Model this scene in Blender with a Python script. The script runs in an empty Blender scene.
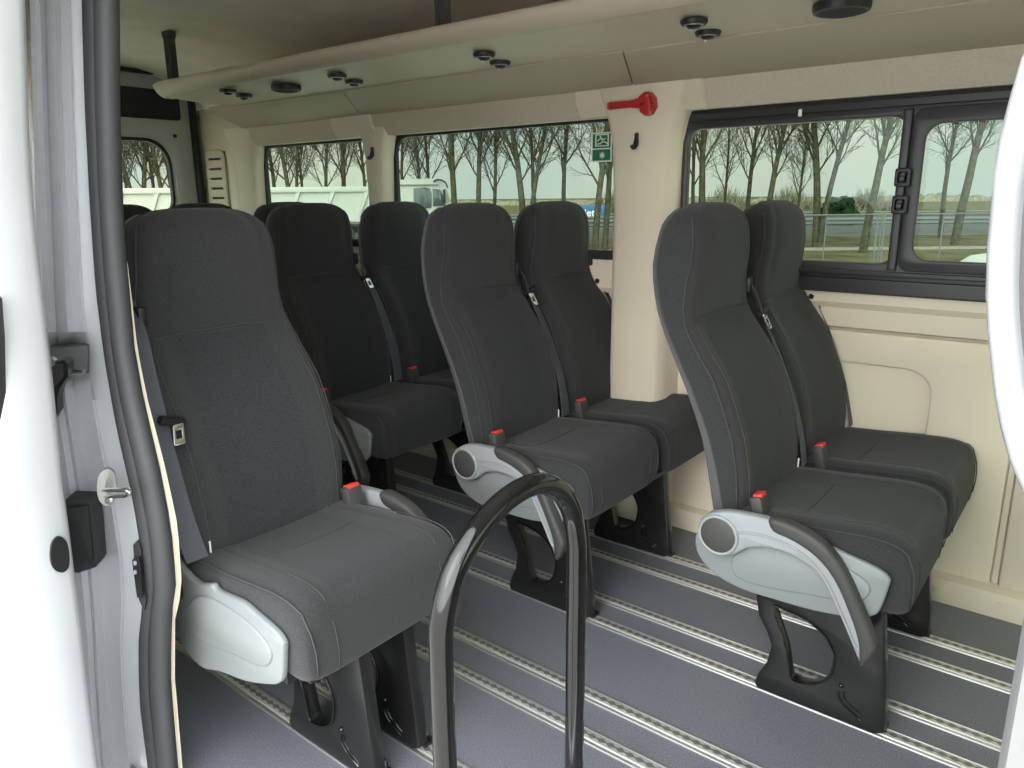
import bpy, bmesh, math, random
from mathutils import Vector, Matrix
sc = bpy.context.scene
C = sc.collection
# ---------------------------------------------------------------- camera, sky, exposure
FPX, CX, CY, CAMZ = 752.9, 512.0, 384.0, 1.25
RIGHT = Vector((0.78168347, 0.62361174, -0.00890781))
UP = Vector((-0.14489453, 0.19547699, 0.96994552))
FWD = Vector((-0.60661069, 0.75689969, -0.24315906))
cd = bpy.data.cameras.new('camera'); cam = bpy.data.objects.new('camera', cd); C.objects.link(cam)
cd.sensor_width = 36; cd.lens = 36*FPX/1024; cd.clip_start = 0.02; cd.clip_end = 600
cam.matrix_world = Matrix(((RIGHT.x, UP.x, -FWD.x, 0), (RIGHT.y, UP.y, -FWD.y, 0), (RIGHT.z, UP.z, -FWD.z, CAMZ), (0, 0, 0, 1)))
sc.camera = cam
sc.view_settings.view_transform = 'Standard'; sc.view_settings.look = 'None'
sc.view_settings.gamma = 1; sc.view_settings.use_curve_mapping = False
sc.view_settings.exposure = 1.05

world = bpy.data.worlds.new('overcast_sky'); sc.world = world; world.use_nodes = True
wn = world.node_tree; wn.nodes.clear()
def wnode(t, **k):
    n = wn.nodes.new(t)
    for a, b in k.items(): setattr(n, a, b)
    return n
tc = wnode('ShaderNodeTexCoord')
dot = wnode('ShaderNodeVectorMath', operation='DOT_PRODUCT'); dot.inputs[1].default_value = Vector((0.42, -0.75, 0.50)).normalized()
wn.links.new(tc.outputs['Generated'], dot.inputs[0])
rmp = wnode('ShaderNodeMapRange', interpolation_type='SMOOTHSTEP')
rmp.inputs[1].default_value = -0.15; rmp.inputs[2].default_value = 1.0; rmp.inputs[3].default_value = 0.0; rmp.inputs[4].default_value = 3.0
wn.links.new(dot.outputs['Value'], rmp.inputs[0])
nz = wnode('ShaderNodeTexNoise'); nz.inputs['Scale'].default_value = 3.0; nz.inputs['Detail'].default_value = 3
wn.links.new(tc.outputs['Generated'], nz.inputs['Vector'])
cr = wnode('ShaderNodeValToRGB'); cr.color_ramp.elements[0].position = .38; cr.color_ramp.elements[0].color = (.70, .80, .86, 1)
cr.color_ramp.elements[1].position = .66; cr.color_ramp.elements[1].color = (.98, .96, .90, 1)
wn.links.new(nz.outputs['Fac'], cr.inputs['Fac'])
add = wnode('ShaderNodeMath', operation='ADD'); add.inputs[1].default_value = 0.60
wn.links.new(rmp.outputs[0], add.inputs[0])
bg = wnode('ShaderNodeBackground'); wo = wnode('ShaderNodeOutputWorld')
wn.links.new(cr.outputs[0], bg.inputs['Color']); wn.links.new(add.outputs[0], bg.inputs['Strength']); wn.links.new(bg.outputs[0], wo.inputs[0])
sd = bpy.data.lights.new('veiled_sun', 'SUN'); sd.energy = 0.55; sd.angle = math.radians(40); sd.color = (1, .97, .92)
so = bpy.data.objects.new('veiled_sun', sd); C.objects.link(so)
so.rotation_euler = Vector((0.15, -0.80, 0.62)).to_track_quat('Z', 'Y').to_euler()

# ---------------------------------------------------------------- pixel ray helpers
def ray(px, py): return FWD + RIGHT*((px-CX)/FPX) + UP*((CY-py)/FPX)
def aty(px, py, Y):
    d = ray(px, py); t = Y/d.y; return Vector((d.x*t, Y, CAMZ+d.z*t))
def atd(px, py, dep): return Vector((0, 0, CAMZ)) + ray(px, py)*dep
def ground(px, dep, z=-0.65):
    p = atd(px, 200, dep); return Vector((p.x, p.y, z))

# ---------------------------------------------------------------- materials
def mat(name, col, rough=.6, metal=0, coat=0, noise=None, bump=None, spec=.5, sheen=0, trans=0):
    m = bpy.data.materials.new(name); m.use_nodes = True
    nt = m.node_tree; b = nt.nodes['Principled BSDF']
    b.inputs['Base Color'].default_value = (*col, 1); b.inputs['Roughness'].default_value = rough
    b.inputs['Metallic'].default_value = metal; b.inputs['Coat Weight'].default_value = coat
    b.inputs['Specular IOR Level'].default_value = spec; b.inputs['Sheen Weight'].default_value = sheen
    b.inputs['Sheen Roughness'].default_value = .6
    if noise or bump:
        t = nt.nodes.new('ShaderNodeTexCoord')
    if noise:
        sc_, amt, det = noise
        n = nt.nodes.new('ShaderNodeTexNoise'); n.inputs['Scale'].default_value = sc_; n.inputs['Detail'].default_value = det
        nt.links.new(t.outputs['Object'], n.inputs['Vector'])
        r = nt.nodes.new('ShaderNodeValToRGB'); r.color_ramp.elements[0].position = .3; r.color_ramp.elements[1].position = .7
        r.color_ramp.elements[0].color = (*[c*(1-amt) for c in col], 1); r.color_ramp.elements[1].color = (*[min(1, c*(1+amt)) for c in col], 1)
        nt.links.new(n.outputs['Fac'], r.inputs['Fac']); nt.links.new(r.outputs['Color'], b.inputs['Base Color'])
    if bump:
        sc_, st = bump
        n = nt.nodes.new('ShaderNodeTexNoise'); n.inputs['Scale'].default_value = sc_; n.inputs['Detail'].default_value = 2
        nt.links.new(t.outputs['Object'], n.inputs['Vector'])
        bp = nt.nodes.new('ShaderNodeBump'); bp.inputs['Strength'].default_value = st; bp.inputs['Distance'].default_value = .004
        nt.links.new(n.outputs['Fac'], bp.inputs['Height']); nt.links.new(bp.outputs['Normal'], b.inputs['Normal'])
    return m
M = {}
M['fabric'] = mat('dark_grey_seat_fabric', (.030, .030, .032), .92, noise=(300, .25, 2), bump=(500, .25), spec=.2, sheen=.12)
M['fabric2'] = mat('speckled_seat_fabric', (.028, .029, .032), .95, noise=(420, .45, 3), bump=(600, .3), spec=.2, sheen=.1)
M['seam'] = mat('seam_thread', (.055, .055, .057), .9)
M['shellback'] = mat('grey_back_shell', (.085, .085, .087), .55, bump=(700, .1))
M['lgrey'] = mat('light_grey_plastic', (.28, .295, .31), .42, bump=(900, .05))
M['bgrey'] = mat('pale_bluish_plastic', (.22, .235, .24), .42, bump=(900, .05))
M['dgrey'] = mat('dark_grey_plastic', (.05, .049, .047), .55, bump=(900, .12))
M['black'] = mat('black_plastic', (.012, .012, .013), .45)
M['gloss'] = mat('gloss_black_powder_coat', (.006, .006, .006), .10, coat=.3)
M['leg'] = mat('satin_black_leg_steel', (.010, .010, .010), .28, coat=.15)
M['chrome'] = mat('polished_steel', (.75, .75, .75), .18, metal=1)
M['alu'] = mat('aluminium', (.62, .62, .60), .38, metal=.85)
M['pillar'] = mat('grey_pillar_trim', (.24, .24, .24), .5)
M['steel'] = mat('zinc_plated_steel', (.36, .36, .35), .38, metal=.7)
M['red'] = mat('red_plastic', (.75, .045, .035), .4)
M['hred'] = mat('hammer_red_plastic', (.50, .018, .025), .38)
M['white'] = mat('white_plastic', (.8, .8, .8), .5)
M['belt'] = mat('grey_belt_webbing', (.075, .08, .095), .75)
M['beige'] = mat('beige_wall_trim', (.72, .64, .505), .62, noise=(3, .03, 3), bump=(260, .12))
M['beige2'] = mat('beige_headliner_trim', (.60, .53, .42), .8, noise=(160, .05, 2), bump=(300, .2))
M['beige3'] = mat('taupe_valance_trim', (.48, .415, .32), .6, bump=(400, .1))
M['rackm'] = mat('warm_grey_rack', (.58, .50, .395), .5, bump=(400, .08))
M['ceil'] = mat('grey_headlining', (.88, .81, .72), .9, noise=(6, .05, 3))
M['paint'] = mat('white_body_paint', (.54, .55, .575), .22, coat=.6)
M['paintdull'] = mat('unlacquered_white_paint', (.50, .51, .51), .4)
M['rubber'] = mat('grey_rubber_seal', (.04, .04, .044), .62, bump=(300, .1))
M['rubber2'] = mat('black_rubber', (.018, .018, .02), .6)
M['frame'] = mat('dark_window_frame', (.030, .030, .031), .42)
M['darkcloth'] = mat('charcoal_panel', (.028, .030, .035), .9, bump=(300, .2))
M['asphalt'] = mat('pale_paving', (.50, .48, .45), .9, noise=(4, .15, 6))
M['road'] = mat('road_asphalt', (.10, .10, .098), .95, noise=(1, .1, 4), spec=.05)
M['grass'] = mat('winter_grass', (.088, .078, .038), 1, noise=(.9, .45, 8), spec=.1)
M['path'] = mat('gravel_track', (.22, .20, .17), .95, noise=(5, .3, 6))
M['bark'] = mat('tree_bark', (.062, .057, .037), .95, noise=(8, .45, 6), spec=.1)
M['twig'] = mat('tree_twigs', (.085, .07, .05), .95, spec=.1)
M['green'] = mat('dark_conifer_foliage', (.012, .026, .012), .95, noise=(6, .6, 4), spec=.1)
M['haze'] = mat('distant_scrub', (.16, .15, .11), 1, noise=(3, .5, 6), spec=.05)
M['galv'] = mat('galvanised_steel', (.13, .14, .14), .6, metal=.2)
M['truck'] = mat('truck_white_paint', (.40, .41, .39), .5)
M['truckglass'] = mat('truck_window', (.06, .08, .085), .1)
M['blue'] = mat('blue_banner', (.03, .12, .30), .5)
M['sgreen'] = mat('safety_green', (.005, .16, .065), .5)
M['swhite'] = mat('sticker_white', (.75, .75, .72), .5)

def floor_material():
    m = mat('blue_grey_vinyl', (.15, .155, .18), .42, spec=.5)
    nt = m.node_tree; b = nt.nodes['Principled BSDF']
    t = nt.nodes.new('ShaderNodeTexCoord')
    n = nt.nodes.new('ShaderNodeTexNoise'); n.inputs['Scale'].default_value = 260; n.inputs['Detail'].default_value = 1
    n2 = nt.nodes.new('ShaderNodeTexNoise'); n2.inputs['Scale'].default_value = 2.2; n2.inputs['Detail'].default_value = 4
    nt.links.new(t.outputs['Object'], n.inputs['Vector']); nt.links.new(t.outputs['Object'], n2.inputs['Vector'])
    r = nt.nodes.new('ShaderNodeValToRGB'); e = r.color_ramp.elements
    e[0].position = .35; e[0].color = (.13, .135, .160, 1); e[1].position = .72; e[1].color = (.21, .216, .25, 1)
    nt.links.new(n.outputs['Fac'], r.inputs['Fac'])
    mx = nt.nodes.new('ShaderNodeMixRGB'); mx.blend_type = 'MULTIPLY'; mx.inputs['Fac'].default_value = .5
    r2 = nt.nodes.new('ShaderNodeValToRGB'); r2.color_ramp.elements[0].position = .3; r2.color_ramp.elements[0].color = (.8, .8, .8, 1); r2.color_ramp.elements[1].position = .7
    nt.links.new(n2.outputs['Fac'], r2.inputs['Fac']); nt.links.new(r.outputs[0], mx.inputs[1]); nt.links.new(r2.outputs[0], mx.inputs[2])
    nt.links.new(mx.outputs[0], b.inputs['Base Color'])
    return m
M['floor'] = floor_material()

def track_material():
    m = mat('slotted_aluminium_track', (.5, .5, .48), .35, metal=.6)
    nt = m.node_tree; b = nt.nodes['Principled BSDF']
    t = nt.nodes.new('ShaderNodeTexCoord'); s = nt.nodes.new('ShaderNodeSeparateXYZ'); nt.links.new(t.outputs['Object'], s.inputs[0])
    w = nt.nodes.new('ShaderNodeMath'); w.operation = 'MULTIPLY'; w.inputs[1].default_value = 2*math.pi/0.0254; nt.links.new(s.outputs['X'], w.inputs[0])
    c = nt.nodes.new('ShaderNodeMath'); c.operation = 'COSINE'; nt.links.new(w.outputs[0], c.inputs[0])
    # half width of the slot: 5 mm + 4.5 mm at each round hole
    a = nt.nodes.new('ShaderNodeMath'); a.operation = 'MULTIPLY_ADD'; a.inputs[1].default_value = .0028; a.inputs[2].default_value = .0048; nt.links.new(c.outputs[0], a.inputs[0])
    y = nt.nodes.new('ShaderNodeMath'); y.operation = 'SUBTRACT'; y.inputs[1].default_value = .021; nt.links.new(s.outputs['Y'], y.inputs[0])
    ab = nt.nodes.new('ShaderNodeMath'); ab.operation = 'ABSOLUTE'; nt.links.new(y.outputs[0], ab.inputs[0])
    lt = nt.nodes.new('ShaderNodeMath'); lt.operation = 'LESS_THAN'; nt.links.new(ab.outputs[0], lt.inputs[0]); nt.links.new(a.outputs[0], lt.inputs[1])
    mx = nt.nodes.new('ShaderNodeMixRGB'); mx.inputs[1].default_value = (.66, .66, .63, 1); mx.inputs[2].default_value = (.24, .24, .24, 1)
    nt.links.new(lt.outputs[0], mx.inputs[0]); nt.links.new(mx.outputs[0], b.inputs['Base Color'])
    return m
M['track'] = track_material()

def belt_material():
    m = M['belt']; nt = m.node_tree; b = nt.nodes['Principled BSDF']
    return m
def glass_material(name, col, gl=.06):
    m = bpy.data.materials.new(name); m.use_nodes = True; nt = m.node_tree; nt.nodes.clear()
    o = nt.nodes.new('ShaderNodeOutputMaterial'); tr = nt.nodes.new('ShaderNodeBsdfTransparent'); tr.inputs[0].default_value = (*col, 1)
    g = nt.nodes.new('ShaderNodeBsdfGlossy'); g.inputs['Roughness'].default_value = .02; g.inputs['Color'].default_value = (.9, .95, .9, 1)
    mx = nt.nodes.new('ShaderNodeMixShader'); mx.inputs[0].default_value = gl
    nt.links.new(tr.outputs[0], mx.inputs[1]); nt.links.new(g.outputs[0], mx.inputs[2]); nt.links.new(mx.outputs[0], o.inputs[0])
    return m
M['glass'] = glass_material('green_tinted_glass', (.70, .765, .685), .012)
M['glassr'] = glass_material('clear_rear_glass', (.80, .84, .74), .012)

# ---------------------------------------------------------------- mesh helpers
def empty(name, loc=(0, 0, 0), rz=0):
    o = bpy.data.objects.new(name, None); C.objects.link(o); o.location = loc; o.rotation_euler = (0, 0, rz); o.empty_display_size = .1
    return o
def tag(o, label=None, cat=None, group=None, kind=None):
    if label: o['label'] = label
    if cat: o['category'] = cat
    if group: o['group'] = group
    if kind: o['kind'] = kind
    return o
def thing(name, label, cat, loc=(0, 0, 0), rz=0, group=None): return tag(empty(name, loc, rz), label, cat, group)
def obj(name, bm, m, parent=None, smooth=None, sub=0, loc=None):
    bmesh.ops.recalc_face_normals(bm, faces=bm.faces[:])
    me = bpy.data.meshes.new(name); bm.to_mesh(me); bm.free()
    return objm(name, me, m, parent, smooth, sub, loc)
def objm(name, me, m, parent=None, smooth=None, sub=0, loc=None):
    for k in (m if isinstance(m, (list, tuple)) else [m]): me.materials.append(M[k] if isinstance(k, str) else k)
    o = bpy.data.objects.new(name, me); C.objects.link(o)
    if parent: o.parent = parent
    if loc is not None: o.location = loc
    if smooth is not None:
        for p in me.polygons: p.use_smooth = True
        if smooth < 179: me.set_sharp_from_angle(angle=math.radians(smooth))
    if sub:
        md = o.modifiers.new('subdivision', 'SUBSURF'); md.levels = sub; md.render_levels = sub
    return o
def box(bm, c, s, bev=0, rot=None, seg=2):
    r = bmesh.ops.create_cube(bm, size=1); vs = r['verts']
    bmesh.ops.scale(bm, vec=Vector(s), verts=vs)
    if bev:
        es = list({e for v in vs for e in v.link_edges})
        g = bmesh.ops.bevel(bm, geom=es, offset=bev, segments=seg, affect='EDGES', profile=.5); vs = list({v for f in g['faces'] for v in f.verts} | {v for v in vs if v.is_valid})
    if rot is not None: bmesh.ops.transform(bm, matrix=rot, verts=vs)
    bmesh.ops.translate(bm, vec=Vector(c), verts=vs)
    return vs
def cyl(bm, a, b, r, seg=16, r2=None):
    a = Vector(a); b = Vector(b); d = b-a
    mt = Matrix.Translation((a+b)/2) @ d.to_track_quat('Z', 'Y').to_matrix().to_4x4()
    bmesh.ops.create_cone(bm, cap_ends=True, segments=seg, radius1=r, radius2=r if r2 is None else r2, depth=d.length, matrix=mt)
def ringtube(bm, pts, r, seg=8, closed=False, caps=True, flat=None):
    pts = [Vector(p) for p in pts]; n = len(pts); rings = []; up = None
    for i, p in enumerate(pts):
        if closed: t = (pts[(i+1) % n]-pts[i-1]).normalized()
        else: t = (pts[min(i+1, n-1)]-pts[max(i-1, 0)]).normalized()
        if up is None:
            up = Vector((0, 0, 1)) if abs(t.z) < .9 else Vector((1, 0, 0))
        u = (up - t*up.dot(t)).normalized(); w = t.cross(u); up = u
        rr = r[i] if isinstance(r, (list, tuple)) else r
        rings.append([bm.verts.new(p+(u*math.cos(2*math.pi*k/seg)+w*math.sin(2*math.pi*k/seg))*rr) for k in range(seg)])
    m = n if closed else n-1
    for i in range(m):
        a, b = rings[i], rings[(i+1) % n]
        for k in range(seg): bm.faces.new((a[k], a[(k+1) % seg], b[(k+1) % seg], b[k]))
    if caps and not closed and seg > 2:
        bm.faces.new(rings[0]); bm.faces.new(rings[-1])
def loft(bm, rings, caps=True, closed=True, mi=None):
    vr = [[bm.verts.new(p) for p in r] for r in rings]; n = len(vr[0])
    for i in range(len(vr)-1):
        for k in range(n if closed else n-1):
            f = bm.faces.new((vr[i][k], vr[i][(k+1) % n], vr[i+1][(k+1) % n], vr[i+1][k]))
            if mi: f.material_index = mi(i, k)
    if caps:
        bm.faces.new(vr[0]); bm.faces.new(vr[-1])
    return vr
def lerp_tab(tab, z):
    if z <= tab[0][0]: return tab[0][1:]
    for a, b in zip(tab, tab[1:]):
        if z <= b[0]:
            t = (z-a[0])/(b[0]-a[0]); return tuple(x+(y-x)*t for x, y in zip(a[1:], b[1:]))
    return tab[-1][1:]
def smoothloop(pts, n=4, closed=True):
    out = []; N = len(pts)
    rng = range(N) if closed else range(N-1)
    for i in rng:
        if closed: p0, p1, p2, p3 = pts[i-1], pts[i], pts[(i+1) % N], pts[(i+2) % N]
        else: p0, p1, p2, p3 = pts[max(i-1, 0)], pts[i], pts[i+1], pts[min(i+2, N-1)]
        for k in range(n):
            t = k/n
            out.append(tuple(.5*(2*b+(c-a)*t+(2*a-5*b+4*c-d)*t*t+(3*b-a-3*c+d)*t**3) for a, b, c, d in zip(p0, p1, p2, p3)))
    if not closed: out.append(tuple(pts[-1]))
    return out
def rrect(x0, y0, x1, y1, r, n=6):
    rr = r if isinstance(r, (list, tuple)) else [r]*4      # corners: x1y0, x1y1, x0y1, x0y0
    o = []
    for cx, cy, a0, q in ((x1-rr[0], y0+rr[0], -90, rr[0]), (x1-rr[1], y1-rr[1], 0, rr[1]), (x0+rr[2], y1-rr[2], 90, rr[2]), (x0+rr[3], y0+rr[3], 180, rr[3])):
        if q <= 0: o.append((cx, cy)); continue
        for k in range(n+1):
            a = math.radians(a0+90*k/n); o.append((cx+q*math.cos(a), cy+q*math.sin(a)))
    return o
def plate_mesh(outer, holes, thick, bevel=0, fn=lambda u, v, w: (u, w, v)):
    """flat plate with real openings, cut as a 2D curve, thickness along w, placed by fn(u, v, w)"""
    cu = bpy.data.curves.new('tmp', 'CURVE'); cu.dimensions = '2D'; cu.fill_mode = 'BOTH'
    cu.extrude = max(thick/2-bevel, 1e-5); cu.bevel_depth = bevel; cu.bevel_resolution = 1; cu.offset = -bevel
    for loop in [outer]+list(holes):
        s = cu.splines.new('POLY'); s.points.add(len(loop)-1)
        for p, q in zip(s.points, loop): p.co = (q[0], q[1], 0, 1)
        s.use_cyclic_u = True
    o = bpy.data.objects.new('tmp', cu); C.objects.link(o)
    dg = bpy.context.evaluated_depsgraph_get(); dg.update()
    me = bpy.data.meshes.new_from_object(o.evaluated_get(dg)); bpy.data.objects.remove(o); bpy.data.curves.remove(cu)
    bm = bmesh.new(); bm.from_mesh(me); bpy.data.meshes.remove(me)
    bmesh.ops.remove_doubles(bm, verts=bm.verts[:], dist=1e-5)
    for v in bm.verts: v.co = Vector(fn(*v.co))
    return bm
def plate(name, outer, holes, thick, m, parent=None, bevel=0, fn=lambda u, v, w: (u, w, v), smooth=35, loc=None):
    bm = plate_mesh(outer, holes, thick, bevel, fn)
    return obj(name, bm, m, parent, smooth, 0, loc)
def XZ(y): return lambda u, v, w: (u, y+w, v)
def YZ(x): return lambda u, v, w: (x+w, u, v)
def struct(o): o['kind'] = 'structure'; return o
def kids(o): return [c for c in bpy.data.objects if c.parent == o]
def copy_tree(o, parent=None):
    c = o.copy(); C.objects.link(c)
    if parent: c.parent = parent
    for ch in kids(o): copy_tree(ch, c)
    return c

# ================================================================ THE VAN BODY
XR, XF = -4.40, 1.75          # rear and front of the passenger compartment
YN, YW = 0.58, 2.56           # near side, far wall lining
# floor
bm = bmesh.new(); box(bm, ((XR+XF)/2, (YN+YW+.05)/2, -.03), (XF-XR, YW+.05-YN, .06)); struct(obj('floor', bm, 'floor'))
bm = bmesh.new(); box(bm, (-.55, .54, -.045), (1.75, .09, .07), .008); struct(obj('trim_1', bm, 'alu', smooth=35))     # door sill
# ceiling, slightly arched across
bm = bmesh.new()
prof = [(.50, 1.72), (.58, 1.83), (.75, 1.91), (1.1, 1.955), (1.55, 1.97), (2.0, 1.955), (2.3, 1.91), (2.50, 1.83), (2.58, 1.70)]
prof = smoothloop(prof, 4, False)
loft(bm, [[(x, y, z) for y, z in prof]+[(x, y, z+.03) for y, z in reversed(prof)] for x in (XR, -2.6, -.9, XF)])
struct(obj('ceiling', bm, 'ceil', smooth=60))
# far wall with three window openings
W1 = (-3.737, 1.03, -2.80, 1.522); W2 = (-2.702, 1.03, -1.45, 1.524); W3 = (-1.225, .945, XF-.25, 1.520)
def grow(w, d): return (w[0]-d, w[1]-d, w[2]+d, w[3]+d)
wl = plate('wall_far', [(XR, .90), (XF, .90), (XF, 1.75), (XR, 1.75)], [rrect(*grow(W1, .02), .08), rrect(*grow(W2, .02), .09), rrect(*grow(W3, 0), .05)], .022, 'beige', bevel=.006, fn=XZ(2.523))
struct(wl)
def wall_part(name, bm, m, smooth=40): return obj(name, bm, m, wl, smooth)
plate('lower_lining', [(XR, -.02), (XF, -.02), (XF, .96), (XR, .96)], [], .04, 'beige', wl, .008, XZ(2.578))
# pillar trims between the windows
def pillar(name, x0, x1, sl, yb=2.57, yf=2.405, z0=.02, z1=1.62, xt=.0):
    bm = bmesh.new(); rings = []
    for z, wd, f in ((z0, .0, 0), (.80, 0, 0), (.955, .0, 0), (.965, .0, 1), (1.2, 0, 1), (1.42, .010, 1), (1.50, .028, 1), (1.56, .050, 1), (z1, .085, 1)):
        yb = 2.514 if f else 2.57
        a, b = x0-wd-xt, x1+wd+xt
        rings.append([(a, yb, z), (a+sl*.25, (yf+2.505)/2, z), (a+sl*.6, yf+.012, z), (a+sl, yf, z), (b-sl, yf, z), (b-sl*.6, yf+.012, z), (b-sl*.25, (yf+2.505)/2, z), (b, yb, z)])
    loft(bm, rings)
    return wall_part(name, bm, 'beige', 50)
pillar('pillar_trim', -1.487, -1.228, .05)
pillar('pillar_trim', -2.83, -2.702, .028, yf=2.435)
pillar('pillar_trim', -3.95, -3.735, .04, yf=2.44)
# lower wall: window ledge, ridges, pocket panel, seams, skirting
WS = 2.545/2.503
def XZS(y): return lambda u, v, w: (u*WS, y+w, 1.25+(v-1.25)*WS)
def ridge(x0, x1, prof, name='wall_ledge'):
    bm = bmesh.new(); loft(bm, [[(x, y, z) for y, z in prof] for x in (x0, x1)]); return wall_part(name, bm, 'beige', 30)
ridge(-1.235, XF-.02, [(2.57, .955), (2.512, .952), (2.502, .942), (2.502, .912), (2.518, .892), (2.520, .870), (2.526, .832), (2.538, .826), (2.57, .824)])
for a, b in ((-2.7, -1.50), (-3.75, -2.86)):
    ridge(a, b, [(2.57, 1.02), (2.515, 1.02), (2.505, 1.01), (2.505, .90), (2.52, .88), (2.57, .87)])
plate('pocket_panel', rrect(-1.225, .085, -.165, .826, .012), [rrect(-.745, .50, -.385, .725, [.02, .075, .075, .02])], .022, 'beige', wl, .007, XZS(2.545))
plate('pocket_panel', rrect(-.142, .085, XF-.05, .826, .012), [], .022, 'beige', wl, .007, XZS(2.545))
plate('seam_strip', rrect(-.162, .02, -.145, .826, .003), [], .014, 'beige', wl, .003, XZS(2.552))
for x in (-1.9, -2.25, -1.62, -3.1, -3.5):
    plate('embossed_panel', rrect(x-.13, .10, x+.13, .85, .05), [], .022, 'beige', wl, .008, XZS(2.545))
for x0, z0, x1, z1 in ((-1.18, .10, -1.02, .42), (-.98, .10, -.76, .40), (-.72, .13, -.42, .45)):
    plate('embossed_panel', rrect(x0, z0, x1, z1, .035), [], .016, 'beige', wl, .006, XZS(2.535))
ridge(XR+.05, XF-.02, [(2.57, .0), (2.490, .0), (2.490, .050), (2.500, .074), (2.525, .085), (2.57, .085)], 'skirting_rail')
for x in (-.30, -.13, -.9, -1.5, -2.2):
    bm = bmesh.new(); cyl(bm, (x, 2.492, .045), (x, 2.486, .045), .010, 16); cyl(bm, (x, 2.487, .045), (x, 2.4835, .045), .006, 6); wall_part('trim_screw', bm, 'beige')
# rear quarter vent
qp = plate('quarter_trim', [(-4.36, .02), (-3.90, .02), (-3.90, 1.67), (-4.36, 1.67)], [], .06, 'beige', wl, .01, XZ(2.537))
vt = plate('vent_grille', rrect(-4.30, 1.10, -4.10, 1.52, .05), [rrect(-4.265, 1.475-.055*k-.012, -4.135, 1.475-.055*k, .004) for k in range(7)], .012, 'beige2', None, .003, XZ(2.496))
tag(vt, 'beige slotted air grille on the rear quarter trim beside the rear doors', 'vent')
bm = bmesh.new(); box(bm, (-4.20, 2.503, 1.31), (.19, .003, .40)); obj('dark_backing', bm, 'black', vt)

# windows in the far wall
def window(name, w, r, gz0, gz1, lab):
    fr = plate(name, rrect(*grow(w, .024), r+.02), [rrect(w[0]+.022, gz0, w[2]-.012, gz1, r*.9)], .022, 'rubber2', None, .004, XZ(2.512)); struct(fr)
    g = plate('pane', rrect(w[0]+.015, gz0-.01, w[2]-.005, gz1+.01, r*.9), [], .004, 'glass', fr, 0, XZ(2.520))
    return fr
window('window_1', W1, .07, 1.045, 1.508, '')
window('window_2', W2, .08, 1.042, 1.510, '')
# window 3: slider with two panes
f3 = plate('window_3', rrect(W3[0]-.004, W3[1], W3[2], W3[3]+.004, .05), [rrect(-1.21, 1.04, -.528, 1.460, .045), rrect(-.485, 1.05, .62, 1.45, .045)], .035, 'frame', None, .006, XZ(2.497)); struct(f3)
plate('pane', rrect(-1.215, 1.035, -.52, 1.466, .03), [], .004, 'glass', f3, 0, XZ(2.512))
plate('pane', rrect(-.49, 1.045, .63, 1.455, .03), [], .004, 'glass', f3, 0, XZ(2.506))
plate('sliding_sash', rrect(-.512, 1.022, .66, 1.478, .03), [rrect(-.476, 1.056, .60, 1.434, .045)], .014, 'frame', f3, .004, XZ(2.474))
plate('sash_bar', rrect(-.540, 1.022, -.516, 1.478, .004), [], .016, 'frame', f3, .004, XZ(2.474))
for z0, z1, y in ((1.486, 1.508, 2.470), (1.004, 1.018, 2.466), (.95, .992, 2.470)):
    plate('track_rail', rrect(W3[0]+.03, z0, W3[2]-.02, z1, .003), [], .02, 'frame', f3, .003, XZ(y))
for z in (1.290, 1.213):
    l = plate('window_latch', rrect(-.542, z-.026, -.500, z+.026, .007), [rrect(-.533, z-.014, -.511, z+.014, .004)], .018, 'black', f3, .003, XZ(2.458))
    bm = bmesh.new(); box(bm, (-.522, 2.452, z-.003), (.016, .012, .015), .003); obj('latch_button', bm, 'frame', l)
bm = bmesh.new(); box(bm, (-.83, 2.462, 1.487), (.012, .01, .022), .002); obj('clip', bm, 'alu', f3)

# header trim, valance and luggage rack
bm = bmesh.new(); pr = [(2.458, 1.520), (2.428, 1.565), (2.415, 1.625), (2.56, 1.66), (2.57, 1.520)]
loft(bm, [[(x, y, z) for y, z in pr] for x in (-3.72, XF)]); wall_part('header_trim', bm, 'beige2', 30)
for a, b in ((-1.632, -1.133), (-3.03, -2.74)):
    bm = bmesh.new(); rings = []
    for x, d in ((a, 0), (a+.006, .010), (b-.006, .010), (b, 0)):
        rings.append([(x, 2.458-d, 1.522), (x, 2.428-d, 1.565), (x, 2.417-d, 1.618), (x, 2.44, 1.618), (x, 2.47, 1.522)])
    loft(bm, rings); wall_part('header_cap', bm, 'beige', 40)
rk = thing('luggage_rack', 'long grey overhead luggage rack with rolled lip above the far windows', 'luggage rack', (0, 0, 0))
pr = [(2.455, 1.66), (2.43, 1.622), (2.415, 1.618), (2.23, 1.676), (2.19, 1.683), (2.175, 1.690), (1.95, 1.698), (1.858, 1.704), (1.854, 1.6985), (1.842, 1.6985), (1.822, 1.708), (1.807, 1.722), (1.799, 1.737), (1.799, 1.747), (1.806, 1.753), (1.818, 1.750), (1.84, 1.735), (1.90, 1.722), (2.20, 1.708), (2.455, 1.72)]
bm = bmesh.new()
def endshrink(pts, x, k): return [(x, 2.455-(2.455-y)*k, 1.69+(z-1.69)*min(1, k*1.0)) for y, z in pts]
loft(bm, [endshrink(pr, -3.56, .86), endshrink(pr, -3.55, .93), endshrink(pr, -3.50, .98), endshrink(pr, -3.42, 1.0), endshrink(pr, -.5, 1), endshrink(pr, XF, 1)])
rbody = obj('rack_body', bm, 'rackm', rk, 55)
def valpt(x, t, d=0):     # point on the taupe valance face, t 0 inner .. 1 outer
    return Vector((x, 2.20+.215*t, 1.684-.0665*t-d))
bm = bmesh.new(); segs = [((-3.70, -3.76), (-2.650, -2.811)), ((-2.644, -2.805), (-1.302, -1.394)), ((-1.296, -1.388), (XF, XF))]
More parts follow.
